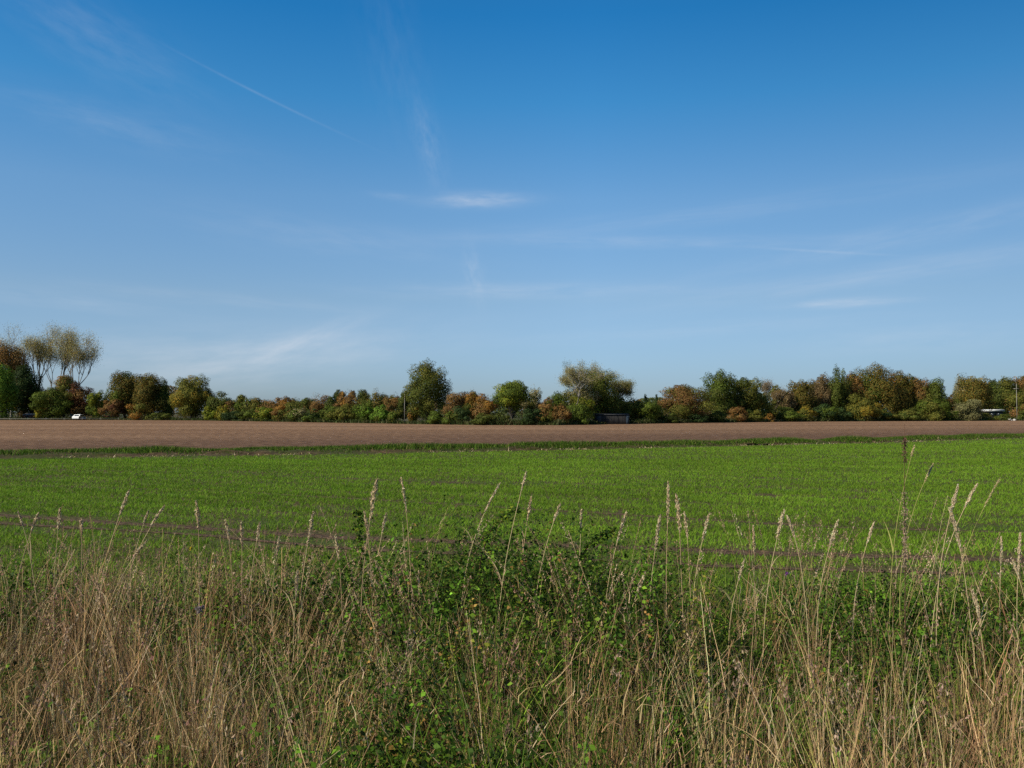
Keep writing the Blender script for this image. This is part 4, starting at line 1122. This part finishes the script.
EL = math_('MULTIPLY', math_('ARCSINE', sep.outputs[2]), 57.2958)
def azel(px, py):
    p = at(px, py, 1.0) - V(0, 0, HEYE); return math.degrees(math.atan2(p[0], p[1])), math.degrees(math.asin(p[2]/np.linalg.norm(p)))
comb = N.new('ShaderNodeCombineXYZ'); L.new(AZ, comb.inputs[0]); L.new(EL, comb.inputs[1])
# sky colour correction by elevation (deepens the visible blue; unseen upper sky dimmed to cut fill light)
GR = [(0.0, (1, 1, 1)), (1.0, (1, 1, 1))]
cr = N.new('ShaderNodeValToRGB'); L.new(math_('DIVIDE', EL, 40.0, clamp=True), cr.inputs[0])
SKYC = [(0.0, (.42, .56, .85)), (1.0, (.13, .34, .52)), (2/40, (.42, .56, .84)), (7.1/40, (.54, .65, .78)), (13.3/40, (.50, .74, .89)),
        (19.1/40, (.23, .72, .97)), (24.1/40, (.107, .64, .97)), (28/40, (.12, .62, .95))]
for i, (p_, c_) in enumerate(sorted(SKYC)):
    if i == 0: e = cr.color_ramp.elements[0]
    elif i == len(SKYC)-1: e = cr.color_ramp.elements[len(cr.color_ramp.elements)-1]
    else: e = cr.color_ramp.elements.new(p_)
    e.position = p_; e.color = (*c_, 1)
mul = N.new('ShaderNodeMix'); mul.data_type = 'RGBA'; mul.blend_type = 'MULTIPLY'; mul.inputs[0].default_value = 1
L.new(sky.outputs[0], mul.inputs[6]); L.new(cr.outputs[0], mul.inputs[7])
azf = math_('DIVIDE', 1.0, math_('ADD', 1.0, math_('MULTIPLY', math_('MINIMUM', math_('MAXIMUM', math_('SUBTRACT', AZ, 5.0), 0.0), 45.0), .0105)))
mul2 = N.new('ShaderNodeVectorMath'); mul2.operation = 'SCALE'; L.new(mul.outputs[2], mul2.inputs[0]); L.new(azf, mul2.inputs['Scale'])
cur_col = mul2.outputs[0]

def cloud(cx, cy, lx, ly, ang, strength, nscale=(.5, 3), dens=.5, seed=0, hard=.25):
    """a wisp: soft ellipse centred at px, half sizes lx, ly in pixels, tilted, broken up by stretched noise"""
    a0, e0 = azel(cx, cy); k = 1/15.7
    u = math_('SUBTRACT', AZ, a0); v = math_('SUBTRACT', EL, e0)
    ca, sa = math.cos(R(ang)), math.sin(R(ang))
    U = math_('ADD', math_('MULTIPLY', u, ca), math_('MULTIPLY', v, sa)); W = math_('SUBTRACT', math_('MULTIPLY', v, ca), math_('MULTIPLY', u, sa))
    cb_ = N.new('ShaderNodeCombineXYZ'); L.new(math_('MULTIPLY', U, nscale[0]), cb_.inputs[0]); L.new(math_('MULTIPLY', W, nscale[1]), cb_.inputs[1]); cb_.inputs[2].default_value = seed*3.7
    n1 = N.new('ShaderNodeTexNoise'); n1.inputs['Scale'].default_value = 1.4; n1.inputs['Detail'].default_value = 6; n1.inputs['Roughness'].default_value = .6
    L.new(cb_.outputs[0], n1.inputs['Vector'])
    r2 = math_('ADD', math_('POWER', math_('ABSOLUTE', math_('DIVIDE', U, lx*k)), 2.0), math_('POWER', math_('ABSOLUTE', math_('DIVIDE', W, ly*k)), 2.0))
    g = math_('POWER', 2.718, math_('MULTIPLY', r2, -1.2))
    nn = math_('SMOOTH_MIN', 1.0, math_('MAXIMUM', math_('DIVIDE', math_('SUBTRACT', n1.outputs['Fac'], dens-hard), 2*hard), 0.0), .1)
    return math_('MULTIPLY', math_('MULTIPLY', g, nn), strength)

def trail(x0, y0, x1, y1, wd, st, seed):
    a, b = azel(x0, y0), azel(x1, y1)
    return cloud((x0+x1)/2, (y0+y1)/2, math.hypot(b[0]-a[0], b[1]-a[1])*15.7/2*.8, wd, math.degrees(math.atan2(b[1]-a[1], b[0]-a[0])), st, (.5, .6), .3, seed, .3)
cl = [
 cloud(478, 200, 46, 7, 1, .40, (.35, 1.6), .42, 1),
 cloud(392, 196, 22, 4, -4, .11, (.5, 1.6), .45, 2),
 cloud(428, 145, 13, 42, 16, .11, (1.8, .7), .52, 3, .2),
 cloud(395, 60, 30, 75, 12, .035, (1.2, .4), .5, 4, .2),
 cloud(474, 275, 9, 28, 10, .16, (1.6, .8), .5, 5, .2),
 cloud(95, 38, 90, 28, -22, .10, (.3, 1.0), .5, 6, .25),
 cloud(120, 125, 110, 18, -8, .09, (.3, 1.2), .5, 7),
 cloud(300, 342, 60, 9, 22, .30, (.3, 1.4), .45, 8),
 cloud(250, 362, 170, 26, 8, .30, (.2, .9), .48, 9),
 cloud(845, 303, 50, 4, 1, .40, (.3, 2.0), .42, 10),
 cloud(640, 242, 190, 7, -2, .16, (.2, 1.5), .5, 12),
 cloud(920, 232, 190, 12, 8, .14, (.2, 1.2), .5, 13),
 cloud(900, 272, 230, 12, 6, .16, (.15, 1.2), .48, 14),
 cloud(540, 291, 170, 8, 0, .18, (.2, 1.4), .48, 15),
 cloud(330, 238, 150, 18, -6, .10, (.2, 1.0), .5, 16),
 cloud(60, 300, 110, 9, -4, .12, (.2, 1.3), .48, 17),
 cloud(920, 338, 110, 14, 2, .14, (.2, .9), .48, 19),
 cloud(150, 356, 200, 26, 3, .22, (.12, .7), .46, 20),
 trail(166, 48, 362, 145, 1.2, .09, 22),
 cloud(700, 215, 260, 10, 4, .10, (.12, 1.4), .48, 31),
 cloud(230, 300, 160, 7, -3, .10, (.2, 1.6), .48, 32),
 cloud(700, 330, 200, 8, 3, .10, (.15, 1.6), .48, 33),
 trail(745, 247, 900, 256, 1.3, .12, 23),
]
s_ = cl[0]
for q in cl[1:]: s_ = math_('ADD', s_, q)
fac = math_('MINIMUM', s_, .8)
mixc = N.new('ShaderNodeMix'); mixc.data_type = 'RGBA'; L.new(fac, mixc.inputs[0]); L.new(cur_col, mixc.inputs[6]); mixc.inputs[7].default_value = (5.0, 5.2, 5.6, 1)
L.new(mixc.outputs[2], bg.inputs['Color'])

# =================================================================== CAMERA
cam = bpy.data.cameras.new('camera'); cam.sensor_width = 36; cam.lens = 36*F/1024; cam.clip_end = 20000; cam.clip_start = .05
co = bpy.data.objects.new('camera', cam); COL.objects.link(co); co.location = (0, 0, HEYE); co.rotation_euler = (R(90)+TH, 0, 0)
SC.camera = co
SC.view_settings.view_transform = 'Standard'; SC.view_settings.look = 'None'; SC.view_settings.exposure = 0; SC.view_settings.gamma = 1
SC.render.engine = 'CYCLES'
SC.cycles.use_denoising = False; SC.cycles.use_adaptive_sampling = False
SC.cycles.max_bounces = 4; SC.cycles.transparent_max_bounces = 4
